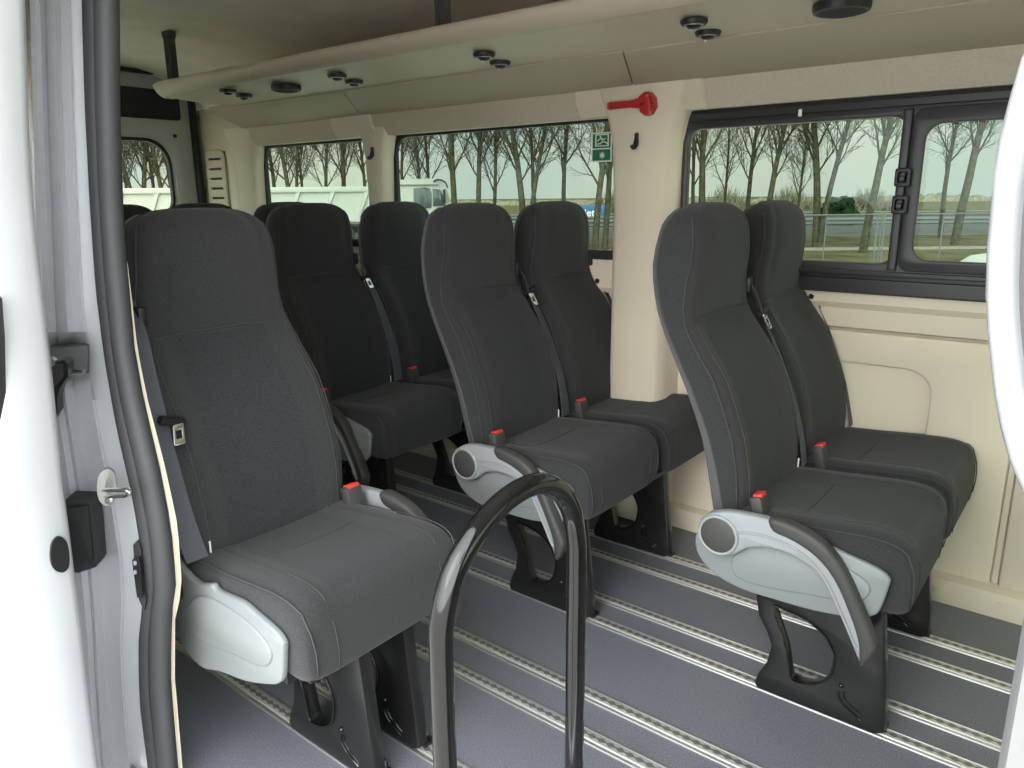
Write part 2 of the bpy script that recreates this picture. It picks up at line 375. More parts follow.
for (a0, a1), (b0, b1) in segs:
    rings = []
    for p, q in ((a0, a1), (b0, b1)):
        rings.append([(p, 2.190, 1.694), (p, 2.190, 1.679), (p+(q-p)*.06, 2.203, 1.672), (p+(q-p)*.94, 2.405, 1.611), (q, 2.432, 1.609), (q, 2.44, 1.63)])
    loft(bm, rings)
obj('valance', bm, 'beige3', rk, 40)
rotv = Matrix.Rotation(-math.atan2(.0665, .215), 4, 'X')
for px, py in ((1000, 30), (711, 62), (515, 83), (357, 98)):
    d = ray(px, py); t = (1.684+.2*.0665/.215*0 - CAMZ + 2.20*.3093)/(d.z+d.y*.3093); p = Vector((0, 0, CAMZ))+d*t
    bm = plate_mesh(rrect(-.048, -.026, .048, .026, .005), [rrect(-.036, -.016, .036, .016, .003)], .006, .0015, fn=lambda u, v, w: (u, v, w)); bmesh.ops.transform(bm, matrix=Matrix.Translation(p+Vector((0, -.001, -.004))) @ rotv, verts=bm.verts[:])
    f = obj('access_cover', bm, 'beige3', rk, 35)
    bm = bmesh.new()
    for k in range(2): box(bm, (0, -.008+.016*k, .0), (.068, .007, .004), .001)
    bmesh.ops.transform(bm, matrix=Matrix.Translation(p+Vector((0, -.001, -.003))) @ rotv, verts=bm.verts[:]); obj('cover_ribs', bm, 'beige3', f)
for px, y0, y1 in ((173, 33, 74), (443, 0, 24)):
    p = aty(px, y1, 1.86); zt = 1.955
    bm = bmesh.new()
    loft(bm, [[(p.x+sx*w, 1.86+sy*.016, z) for sx, sy in ((-1, -1), (1, -1), (1, 1), (-1, 1))] for z, w in ((1.712, .026), (1.74, .020), (1.80, .019), (zt-.03, .020), (zt-.015, .030), (zt+.005, .032))])
    for sx in (-1, 0, 1): box(bm, (p.x+sx*.011, 1.842, 1.84), (.004, .006, .2))
    obj('hanger_bracket', bm, 'shellback', rk, 30)
# air nozzles and loudspeakers under the rack
def nozzle_pair(px1, px2, lab):
    d = ray(*px1); t = (1.690-CAMZ)/d.z; p1 = Vector((0, 0, CAMZ))+d*t
    d = ray(*px2); t = (1.690-CAMZ)/d.z; p2 = Vector((0, 0, CAMZ))+d*t
    r = min(.036, (p2-p1).length*.56)
    n = thing('air_nozzle', lab, 'air vent', (p1+p2)/2, group='round air nozzles under the rack')
    for p in (p1, p2):
        q = p-(p1+p2)/2
        bm = bmesh.new(); rings = []
        for rr, z in ((r, .002), (r, -.004), (r*.9, -.010), (r*.72, -.011), (r*.66, -.006), (r*.62, -.004)):
            rings.append([(q.x+rr*math.cos(a*math.pi/14), q.y+rr*math.sin(a*math.pi/14), z) for a in range(28)])
        loft(bm, rings); h = obj('nozzle_ring', bm, 'black', n, 40)
        bm = bmesh.new(); rings = []
        for rr, z in ((r*.60, -.004), (r*.56, -.012), (r*.40, -.018), (r*.15, -.020)):
            rings.append([(q.x+rr*math.cos(a*math.pi/10), q.y+rr*math.sin(a*math.pi/10), z) for a in range(20)])
        loft(bm, rings); obj('nozzle_ball', bm, 'black', h, 40)
        bm = bmesh.new(); ringtube(bm, [(q.x+r*.66*math.cos(a*math.pi/14), q.y+r*.66*math.sin(a*math.pi/14), -.0115) for a in range(28)], .0012, 6, True); obj('nozzle_trim', bm, 'alu', h, 60)
        bm = bmesh.new(); bmesh.ops.create_uvsphere(bm, u_segments=10, v_segments=6, radius=.005); bmesh.ops.translate(bm, vec=(q.x-.006, q.y, -.021), verts=bm.verts[:]); obj('nozzle_knob', bm, 'alu', h, 60)
nozzle_pair((694, 21), (708, 32), 'pair of black air nozzles above the frontmost double seat, in front of the red hammer')
nozzle_pair((484, 54), (500, 62), 'pair of black air nozzles above the second row, second pair from the right')
nozzle_pair((337, 75), (354, 81), 'pair of small black air nozzles just right of the round rear loudspeaker')
nozzle_pair((228, 90), (244, 95), 'rearmost pair of black air nozzles, left of the round rear loudspeaker')
for (px, py), r, lab in (((842, 4), .067, 'large black round loudspeaker at the top edge above the sliding window'), ((286, 86), .060, 'black round loudspeaker under the rear end of the rack')):
    d = ray(px, py); t = (1.690-CAMZ)/d.z; p = Vector((0, 0, CAMZ))+d*t
    s = thing('loudspeaker', lab, 'loudspeaker', p, group=None)
    bm = bmesh.new(); loft(bm, [[(rr*math.cos(a*math.pi/20), rr*math.sin(a*math.pi/20), z) for a in range(40)] for rr, z in ((r, .002), (r, -.010), (r*.96, -.018), (r*.88, -.020))]); obj('speaker_rim', bm, 'black', s, 40)
    bm = bmesh.new(); loft(bm, [[(rr*math.cos(a*math.pi/20), rr*math.sin(a*math.pi/20), z) for a in range(40)] for rr, z in ((r*.87, -.0195), (r*.6, -.024), (r*.2, -.026))]); obj('speaker_grille', bm, 'darkcloth', s, 40)

# ---- rear doors
RW = [rrect(1.50, 1.12, 2.318, 1.575, [.05, .14, .14, .05]), rrect(.75, 1.12, 1.42, 1.575, [.05, .14, .14, .05])]
rd = plate('wall_rear', [(.56, -.02), (2.59, -.02), (2.59, 1.99), (.56, 1.99)], RW, .05, 'paintdull', bevel=.01, fn=YZ(XR)); struct(rd)
for i, (w, nm) in enumerate(zip(((1.50, 2.318), (.75, 1.42)), ('window_4', 'window_5'))):
    f = plate(nm, rrect(w[0]-.006, 1.112, w[1]+.006, 1.583, .14), [rrect(w[0]+.01, 1.13, w[1]-.01, 1.563, .13)], .03, 'rubber2', None, .004, YZ(XR+.012)); struct(f)
    plate('pane', rrect(w[0], 1.12, w[1], 1.575, .13), [], .004, 'glassr', f, 0, YZ(XR-.005))
plate('upholstered_panel', rrect(1.48, 1.685, 2.405, 1.845, .02), [], .012, 'darkcloth', rd, .004, YZ(XR+.032))
plate('window_surround', rrect(1.40, 1.03, 2.40, 1.655, [.06, .19, .19, .06]), [rrect(1.48, 1.10, 2.335, 1.595, [.06, .155, .155, .06])], .016, 'paintdull', rd, .006, YZ(XR+.030))
bm = bmesh.new(); box(bm, (XR+.05, 2.47, 1.0), (.05, .03, 1.85), .01); obj('door_seal', bm, 'rubber2', rd, 40)
bm = bmesh.new(); box(bm, (XR+.05, 1.55, 1.928), (.05, 1.9, .018), .006); obj('header_seal', bm, 'rubber2', rd, 40)
for y, z in ((2.36, 1.60), (2.37, 1.78), (2.12, 1.64)):
    bm = bmesh.new(); cyl(bm, (XR+.024, y, z), (XR+.034, y, z), .010, 12); obj('plug', bm, 'black', rd, 40)
# ---- near wall behind the door opening, B pillar side and front bulkhead with windscreen
nw = plate('wall_near', [(XR, -.02), (-1.66, -.02), (-1.64, .5), (-1.62, 1.75), (XR, 1.75)], [rrect(-4.1, 1.0, -3.0, 1.5, .08), rrect(-2.8, 1.0, -1.75, 1.5, .08)], .04, 'beige', bevel=.006, fn=XZ(.625)); struct(nw)
for nm, a, b in (('window_6', -4.1, -3.0), ('window_7', -2.8, -1.75)):
    f = plate(nm, rrect(a-.004, .996, b+.004, 1.504, .08), [rrect(a+.012, 1.012, b-.012, 1.488, .07)], .03, 'rubber2', None, .004, XZ(.622)); struct(f)
    plate('pane', rrect(a, 1.0, b, 1.5, .07), [], .004, 'glass', f, 0, XZ(.615))
nf = plate('wall_front', [(.50, -.02), (2.55, -.02), (2.55, 1.99), (.50, 1.99)], [rrect(.7, .75, 2.35, 1.6, .12)], .04, 'beige', bevel=.006, fn=YZ(XF)); struct(nf)
w8 = plate('window_8', rrect(.69, .74, 2.36, 1.61, .12), [rrect(.72, .77, 2.33, 1.58, .11)], .03, 'rubber2', None, .004, YZ(XF-.01)); struct(w8)
plate('pane', rrect(.70, .75, 2.35, 1.60, .11), [], .004, 'glassr', w8, 0, YZ(XF+.01))
nn = plate('wall_near_front', [(-.014, -.02), (XF, -.02), (XF, 1.75), (-.014, 1.75)], [rrect(.35, .95, 1.55, 1.5, .1)], .10, 'pillar', bevel=.015, fn=XZ(.55)); struct(nn)
w9 = plate('window_9', rrect(.345, .945, 1.555, 1.505, .1), [rrect(.37, .97, 1.53, 1.48, .09)], .03, 'rubber2', None, .004, XZ(.55)); struct(w9)
plate('pane', rrect(.35, .95, 1.55, 1.5, .09), [], .004, 'glass', w9, 0, XZ(.54))

# ---- rear jamb of the door opening (painted), seal, sliding door
PY = [-420, -300, -180, -60, 0, 60, 120, 180, 240, 300, 332, 346, 356, 372, 400, 440, 480, 520, 560, 600, 640, 680, 720, 768, 830, 900]
def interp(tab, y):
    return lerp_tab([(a, b) for a, b in tab], y)[0]
SL = [(-420, 86), (-60, 86), (0, 87), (100, 90), (200, 95), (290, 101), (360, 110), (430, 122), (500, 138), (560, 147), (600, 147), (640, 142), (700, 143), (768, 152), (830, 158), (900, 166)]
SR = [(-420, 116), (-60, 113), (0, 113), (100, 113), (200, 116), (250, 119), (350, 128), (400, 137), (470, 154), (530, 166), (590, 171), (615, 167), (680, 166), (768, 173), (900, 186)]
def ysl(py): return interp([(-420, .76), (-60, .675), (0, .665), (250, .632), (450, .608), (768, .60), (900, .60)], py)
jb = bmesh.new(); rings = []
for py in PY:
    s = interp(SL, py)+5; e = interp([(-60, 28), (0, 30), (120, 33), (240, 37), (300, 38), (345, 40), (400, 44), (480, 55), (560, 66), (640, 76), (768, 84), (900, 92)], py); w = s-e; y0 = ysl(py)
    low = max(0, min(1, (py-372)/40)); hi = 1-max(0, min(1, (py-330)/16))
    cols = [(s, 0), (s-.20*w, -.012), (s-.34*w, -.015-.012*hi), (s-.38*w, -.035-.01*hi), (s-.52*w, -.050+.02*low), (s-.60*w, -.045-.035*hi+.01*low), (s-.72*w, -.085), (s-.76*w, -.078), (s-.84*w, -.098), (s-.92*w, -.104), (e, -.125)]
    if 345 <= py <= 372: cols = [(x, dy+(.035 if 3 <= i <= 8 else 0)) for i, (x, dy) in enumerate(cols)]
    r = [aty(x, py, y0+dy*.68) for x, dy in cols]
    r.append(aty(e-2, py, y0-.070)); r += [r[-1]+Vector((-.25, .0, 0)), r[0]+Vector((-.15, .015, 0))]
    rings.append(r)
loft(jb, rings)
jamb = struct(obj('trim_2', jb, 'paint', smooth=50)); jamb['label'] = 'white painted rear door jamb'
# rubber seal with three lobes
seal = empty('door_seal'); tag(seal, 'grey rubber door seal running down the rear edge of the door opening', 'seal')
def seal_strip(name, f0, f1, dy, m, thick=.012, parent=seal):
    bm = bmesh.new(); rings = []
    for py in [p for p in range(-420, 900, 24)]:
        a, b = interp(SL, py), interp(SR, py); y = ysl(py)+dy
        xa, xb = a+(b-a)*f0, a+(b-a)*f1; pa, pb = aty(xa, py, y), aty(xb, py, y); mid = (pa+pb)/2; h = (pb-pa)/2; w = h.length
        rings.append([mid+h*math.cos(k*math.pi/5)+Vector((0, -min(thick, w)*math.sin(k*math.pi/5), 0)) for k in range(10)])
    loft(bm, rings); return obj(name, bm, m, parent, 60)
seal_strip('seal_base', 0, 1.0, .012, 'rubber2', .006)
seal_strip('seal_lobe', .0, .42, .000, 'rubber', .016)
seal_strip('seal_lobe', .36, .56, .004, 'rubber2', .012)
seal_strip('seal_lobe', .52, 1.0, .004, 'rubber', .020)
bm = bmesh.new(); rings = []
for py in range(262, 900, 20):
    b = interp(SR, py); wd = interp([(262, .8), (300, 2), (420, 4.5), (520, 6), (600, 5), (620, 2.5), (700, 3.5), (900, 5)], py)
    pa, pb = aty(b-3, py, ysl(py)+.020), aty(b+wd, py, ysl(py)+.020)
    rings.append([pa, pa+Vector((0, -.006, 0)), pb+Vector((0, -.006, 0)), pb, pb+Vector((0, .012, 0)), pa+Vector((0, .012, 0))])
loft(bm, rings); et = struct(obj('trim_3', bm, 'beige', smooth=40))
# sliding door pushed back
dr = thing('sliding_door', 'white sliding door pushed back along the outside of the van', 'door', (-1.5, .46, 0))
DR = [(-60, 20), (0, 22), (80, 24.5), (160, 27), (230, 33), (300, 41), (370, 49), (420, 54), (480, 60), (560, 70), (620, 78), (690, 86), (768, 96), (900, 112)]
DO = [(-60, -40), (0, -30), (200, -14), (300, -3), (430, 10), (470, 12), (500, 21), (540, 28), (575, 32), (612, 45), (650, 46), (700, 50), (768, 60), (900, 80)]
off = Vector(dr.location)
bm = bmesh.new(); rings = []
for py in PY:
    a, b = interp(DR, py), interp(DO, py); yi = ysl(py)-.150; yo = yi-.055
    pa = aty(a, py, yi); d_ = ray(b, py); yo = (pa.x+.024)*d_.y/d_.x; pb = aty(b, py, yo)
    n = 5; r = [pa+Vector((-1.45, .0, 0)), pa+Vector((-.01, .008, 0)), pa, pa+(pb-pa)*.12+Vector((.003, 0, 0)), pa+(pb-pa)*.88+Vector((.003, 0, 0)), pb, pb+Vector((-.012, -.010, 0)), pb+Vector((-.04, -.014, 0)), pb+Vector((-1.42, -.014, 0))]
    rings.append([p-off for p in r])
loft(bm, rings); obj('door_shell', bm, 'paint', dr, 50)
# black outer moulding on the door
bm = bmesh.new(); rings = []
for py in (296, 300, 340, 380, 420, 428):
    x1 = interp([(296, -16), (300, -13), (340, -10), (428, -8)], py); a_ = aty(interp(DR, py), py, ysl(py)-.150); d_ = ray(interp(DO, py), py); ys_ = (a_.x+.024)*d_.y/d_.x-.014; p = aty(x1, py, ys_-.006); q = .004 if py in (296, 428) else .010
    rings.append([p-off+v for v in (Vector((0, 0, 0)), Vector((0, -q, 0)), Vector((-1.3, -q, 0)), Vector((-1.3, 0.02, 0)), Vector((0, .02, 0)))])
loft(bm, rings); obj('side_moulding', bm, 'black', dr, 40)
def edge_pt(px, py): # a point on the front shut face of the door
    a, b = interp(DR, py), interp(DO, py); t = (px-a)/(b-a); yi = ysl(py)-.150
    pa = aty(a, py, yi); d_ = ray(b, py); pb = aty(b, py, (pa.x+.024)*d_.y/d_.x); return pa+(pb-pa)*t+Vector((.004, 0, 0))
o = [edge_pt(px, py)-off for px, py in smoothloop([(57, 535), (64, 540), (67, 553), (66, 566), (59, 571), (51, 567), (48, 555), (50, 541)], 3)]
bm = bmesh.new(); loft(bm, [[p for p in o], [p+Vector((.006, 0, 0)) for p in o]]); obj('oval_plug', bm, 'black', dr, 30)
# fittings on the jamb
def jpt(px, py, d=-.05): return aty(px, py, ysl(py)+d)
def prism_px(name, pts, y, dx, m, parent, smooth=30, off=Vector((0, 0, 0))):
    ps = [aty(px, py, y)-off for px, py in pts]; bm = bmesh.new()
    loft(bm, [[p for p in ps], [p+Vector((dx, 0, 0)) for p in ps]]); return obj(name, bm, m, parent, smooth)
def slab_px(name, pts, ys, thick, m, parent, off, smooth=30):
    """pts silhouettes; ys matching depths; thickness away from the viewer"""
    ps = [aty(px, py, y)-off for (px, py), y in zip(pts, ys)]; bm = bmesh.new()
    loft(bm, [ps, [p+thick for p in ps]]); return obj(name, bm, m, parent, smooth)
st = thing('door_striker', 'silver latch striker with two bolts on the white door jamb', 'latch', jpt(107, 488, -.03))
off2 = Vector(st.location)
pts = smoothloop([(107, 469), (114, 473), (116, 482), (117, 495), (113, 503), (106, 506), (99, 500), (97, 488), (99, 475)], 3)
slab_px('striker_plate', pts, [ysl(488)-.012-(117-x)*.0016-.028 for x, _ in pts], Vector((-.012, .006, 0)), 'steel', st, off2)
bm = bmesh.new()
A = jpt(100, 490, -.062); Bq = jpt(128, 490, -.055); Cq = jpt(127, 495, -.05); D = jpt(101, 497, -.058)
ringtube(bm, [Vector(p)-off2 for p in smoothloop([tuple(A), tuple(A+(Bq-A)*.5), tuple(Bq), tuple(Cq), tuple(D+(Cq-D)*.5), tuple(D)], 4, False)], .0045, 10); obj('striker_loop', bm, 'chrome', st, 60)
for px, py in ((108, 477), (111, 499)):
    bm = bmesh.new(); p = jpt(px, py, -.048)-off2; cyl(bm, p, p+Vector((.006, -.006, 0)), .0085, 16); cyl(bm, p, p+Vector((.009, -.009, 0)), .0045, 6); obj('bolt', bm, 'chrome', st, 30)
hg = thing('roller_arm', 'black hinge arm with silver bracket set in the upper door jamb', 'hinge', jpt(60, 385, -.06)); off2 = Vector(hg.location)
pts = [(44, 349), (87, 346), (88, 352), (86, 374), (66, 377), (44, 374)]
slab_px('bracket', pts, [ysl(360)-.070+(x-44)*.0012 for x, _ in pts], Vector((-.03, .02, 0)), 'galv', hg, off2)
bm = bmesh.new(); a = jpt(62, 373, -.095)-off2; b = jpt(84, 372, -.072)-off2; cyl(bm, a, b, .0055, 12); obj('roller_pin', bm, 'chrome', hg, 40)
bm = bmesh.new(); a = jpt(53, 361, -.098)-off2; cyl(bm, a, a+Vector((.008, -.008, 0)), .009, 16); obj('bolt', bm, 'chrome', hg, 40)
pts = [(45, 364), (64, 360), (68, 364), (68, 377), (60, 388), (57, 398), (58, 412), (53, 420), (46, 400)]
slab_px('arm', pts, [ysl(380)-.098 for x, _ in pts], Vector((-.025, .02, 0)), 'black', hg, off2)
pts = [(48, 367), (63, 364), (64, 376), (56, 386), (50, 392)]
slab_px('arm_recess', pts, [ysl(380)-.0995 for x, _ in pts], Vector((-.006, .004, 0)), 'dgrey', hg, off2)
bb = thing('rubber_buffer', 'black rubber buffer block on the door jamb beside the oval plug', 'buffer', jpt(80, 535, -.07)); off2 = Vector(bb.location)
pts = [(64, 503), (66, 499), (90, 500), (92, 504), (98, 563), (96, 567), (78, 573), (73, 572)]
slab_px('buffer_block', pts, [ysl(535)-.100+(x-64)*.0014 for x, _ in pts], Vector((-.03, .03, 0)), 'rubber2', bb, off2)
pts = [(68, 508), (88, 506), (93, 560), (77, 566)]
slab_px('buffer_pad', pts, [ysl(535)-.1025+(x-64)*.0014 for x, _ in pts], Vector((-.006, .006, 0)), 'black', bb, off2)
ct = thing('contact_plate', 'small black electrical contact plate on the jamb close to the seal', 'contact', jpt(138, 575, -.01)); off2 = Vector(ct.location)
pts = [(133, 545), (138, 541), (141, 550), (142, 570), (146, 600), (144, 611), (139, 600), (135, 572)]
slab_px('plate_base', pts, [ysl(575)-.020]*8, Vector((-.01, .01, 0)), 'rubber', ct, off2)
pts = [(132, 560), (139, 558), (143, 596), (137, 598)]
slab_px('contact_block', pts, [ysl(575)-.028]*4, Vector((-.01, .01, 0)), 'black', ct, off2)
for py in (563, 572):
    bm = bmesh.new(); p = aty(135, py, ysl(py)-.033)-off2; box(bm, p, (.006, .005, .008), .001); obj('contact_pin', bm, 'alu', ct)

# ---- curved white panel at the right edge
fo = [(1060, 10), (1040, 28), (1024, 52), (1013, 88), (1002, 127), (996, 160), (992, 200), (988, 240), (986.5, 289), (988, 325), (991, 356), (995, 390), (1001, 423), (1011, 460), (1024, 490), (1045, 520), (1075, 545)]
fi = [(1060, 70), (1040, 95), (1026, 125), (1017, 160), (1012, 187), (1009, 220), (1007, 256), (1006, 285), (1006.5, 310), (1008, 335), (1011, 362), (1014, 389), (1019, 412), (1026, 435), (1038, 460), (1055, 485), (1075, 500)]
fo += [(1150, 590), (1240, 585), (1310, 520), (1335, 400), (1335, 180), (1310, 60), (1240, -20), (1150, -25)]
fi += [(1150, 535), (1215, 530), (1262, 480), (1275, 390), (1275, 200), (1258, 120), (1215, 60), (1150, 45)]
fdoor = thing('front_door', 'rounded white door panel with grey inner face at the right edge of the opening', 'door', (.05, .42, .6)); off2 = Vector(fdoor.location)
bm = bmesh.new(); rings = []
for a, b in zip(fo, fi):
    pa, pb = aty(a[0], a[1], .40), aty(b[0], b[1], .385); d = pb-pa
    rings.append([p-off2 for p in (pa, pa+d*.12+Vector((0, -.010, 0)), pa+d*.45+Vector((0, -.016, 0)), pa+d*.8+Vector((0, -.013, 0)), pb+Vector((0, -.006, 0)), pb+Vector((.004, .02, 0)), pa+d*.5+Vector((0, .035, 0)), pa+Vector((0.002, .022, 0)))])
rings.append(rings[0]); loft(bm, rings, caps=False); bmesh.ops.remove_doubles(bm, verts=bm.verts[:], dist=1e-5); obj('door_edge', bm, 'paint', fdoor, 60)
ps = [aty(x, y, .40)-off2 for x, y in fi]; 
ps2 = ps
bm = bmesh.new(); loft(bm, [ps2, [p+Vector((0, .025, 0)) for p in ps2]]); obj('inner_face', bm, 'shellback', fdoor, 30)

# ================================================================ SEAT TRACKS
RAILS = [(2.228, 'wall'), (2.101, 'x'), (1.846, 'x'), (1.725, 'x'), (1.416, 'x'), (1.285, 'x'), (1.014, 'x'), (.886, 'x')]
RL = ['aluminium floor track nearest the far wall, under the wall side seat legs', 'aluminium floor track just in front of the one nearest the far wall',
      'aluminium floor track close behind the row of aisle side armrest legs', 'aluminium floor track carrying the aisle side legs of the double seats',
      'farther aluminium track of the pair in the open aisle', 'nearer aluminium track of the pair in the open aisle',
      'aluminium floor track under the inner leg of the single front seat', 'aluminium floor track nearest the door under the outer leg of the single seat']
for (y, _), lb in zip(RAILS, RL):
    r = thing('floor_track', lb, 'floor track', (0, y, 0), group='aluminium seat tracks let into the floor')
    bm = bmesh.new(); loft(bm, [[(x, a, z) for a, z in ((-.004, 0), (-.003, .004), (.001, .004), (.002, .0025), (.036, .0025), (.037, .004), (.0395, .004), (.0405, 0))] for x in (XR+.1, -.5, XF-.1)])
    obj('track_base', bm, 'alu', r, 30)
    bm = bmesh.new(); box(bm, ((XR+XF)/2, .021, .0035), (XF-XR-.2, .026, .004), .001); obj('slotted_channel', bm, 'track', r, 30)

# ================================================================ SEATS
BT = [(.43, -.440, -.352, .193), (.47, -.446, -.355, .198), (.52, -.455, -.355, .202), (.60, -.468, -.360, .208), (.68, -.487, -.376, .210), (.76, -.517, -.405, .211), (.82, -.546, -.432, .210),
      (.88, -.577, -.478, .206), (.93, -.603, -.512, .200), (.97, -.622, -.526, .190), (1.03, -.640, -.528, .180), (1.08, -.645, -.520, .175), (1.134, -.640, -.518, .170), (1.177, -.630, -.524, .162),
      (1.202, -.617, -.535, .150), (1.220, -.602, -.549, .122), (1.229, -.588, -.565, .070)]
IT = [(.43, .016), (.80, .020), (.90, .018), (.935, .012), (.948, .004), (.955, .006), (.975, -.004), (1.02, -.010), (1.10, -.012), (1.18, -.010), (1.24, -.004)]
ZL = [.43, .46, .50, .55, .61, .67, .73, .79, .84, .88, .915, .938, .950, .956, .966, .985, 1.01, 1.04, 1.08, 1.12, 1.155, 1.177, 1.197, 1.212, 1.222, 1.229]
def back_half(z):
    xr, xf, w = lerp_tab(BT, z); ins = lerp_tab(IT, z)[0]; xr += .004
    return [(xr, 0), (xr, .6*w), (xr+.002, .88*w), (xr+.006, w-.008), (xr+.018, w-.001), ((xr+xf)/2+.005, w), (xf-.040, w), (xf-.020, w-.003), (xf-.006, .93*w), (xf, .84*w), (xf-.004, .72*w), (xf-ins*.8, .60*w), (xf-ins, .3*w), (xf-ins, 0)]
NB = 14
def backrest_bm(yc, s):
    rings = []
    for z in ZL:
        h = back_half(z); full = h+[(x, -y) for x, y in reversed(h[1:-1])]
        rings.append([(x, yc+y, z) for x, y in full])
    bm = bmesh.new()
    n = len(rings[0])
    def mi(i, k):
        k2 = k if k < NB-1 else n-1-k
        return 1 if (k2 >= 11 and ZL[i] < .94) else 0
    loft(bm, rings, mi=mi)
    return bm
def surf_path(yc, j, z0, z1, side, out=.001, n=40):
    o = []
    for i in range(n+1):
        z = z0+(z1-z0)*i/n; x, y = back_half(z)[j]; o.append((x+out*.7, yc+side*(y+out), z))
    return o
SEC = [(0, -.014), (.30, -.013), (.56, -.010), (.70, 0), (.84, .003), (.955, -.008), (1.0, -.035), (1.0, None)]
CT = [(-.445, .470, .420, .180), (-.435, .492, .400, .203), (-.41, .503, .390, .211), (-.34, .508, .380, .216), (-.25, .514, .372, .218), (-.15, .523, .362, .219), (-.08, .529, .352, .219), (-.035, .527, .346, .218), (-.008, .519, .345, .216), (.010, .503, .350, .211), (.019, .478, .358, .204), (.022, .43, .372, .198)]
def cush_half(x):
    zt, zb, w = lerp_tab(CT, x)
    h = [(f*w, zt+d) for f, d in SEC[:-1]]
    return h+[(w, (zt+zb)/2-.01), (w-.001, zb+.02), (w-.018, zb), (.5*w, zb), (0, zb)]
CX_ = [-.445, -.435, -.41, -.36, -.31, -.26, -.245, -.23, -.17, -.11, -.07, -.035, -.012, .003, .012, .018, .0205]
def cushion_bm(yc):
    rings = []
    for x in CX_:
        h = cush_half(x); full = h+[(-y, z) for y, z in reversed(h[1:-1])]; rings.append([(x, yc+y, z) for y, z in full])
    bm = bmesh.new(); n = len(rings[0])
    loft(bm, rings, mi=lambda i, k: 1 if (k in (0, 1, n-1, n-2) and CX_[i] < -.03) else 0); return bm
LEG = [(-.336, .330), (-.330, .268), (-.319, .214), (-.295, .176), (-.281, .142), (-.289, .091), (-.308, .050), (-.316, .022), (-.309, .007), (-.20, .0075), (-.024, .0085), (-.005, .020), (-.010, .10), (-.022, .20), (-.040, .36), (-.18, .36), (-.336, .36)]
HOLE = smoothloop([(-.284, .252), (-.255, .252), (-.205, .245), (-.160, .222), (-.135, .185), (-.130, .150), (-.140, .110), (-.165, .083), (-.198, .070), (-.222, .070), (-.230, .090), (-.242, .145), (-.262, .195)], 3)
ARM = smoothloop([(-.444, .449), (-.440, .480), (-.415, .505), (-.375, .521), (-.325, .526), (-.269, .528), (-.215, .523), (-.156, .500), (-.107, .449), (-.066, .374), (-.035, .312), (-.031, .288), (-.048, .250), (-.066, .276), (-.090, .325), (-.118, .378), (-.155, .425), (-.205, .452), (-.262, .458), (-.315, .444), (-.345, .420), (-.375, .405), (-.405, .405), (-.432, .420)], 3)
PAD = smoothloop([(-.272, .533), (-.215, .529), (-.151, .505), (-.101, .452), (-.059, .376), (-.027, .314), (-.023, .288), (-.044, .243), (-.053, .256), (-.060, .300), (-.085, .362), (-.123, .430), (-.165, .470), (-.215, .492), (-.262, .503)], 3)
def SIDE(low): return smoothloop([(-.440, .470), (-.425, .498), (-.395, .500), (-.350, .480), (-.305, .474), (-.255, .490), (-.236, .481), (-.152, .488), (-.107, .480), (-.045, .467), (-.020, .452), (-.018, .435), (-.030, .372), (-.045, .352), (-.070, .338), (-.160, .322-low*.3), (-.260, .318-low*.6), (-.335, .318-low), (-.405, .335-low), (-.450, .372-low*.8), (-.462, .42)], 3)
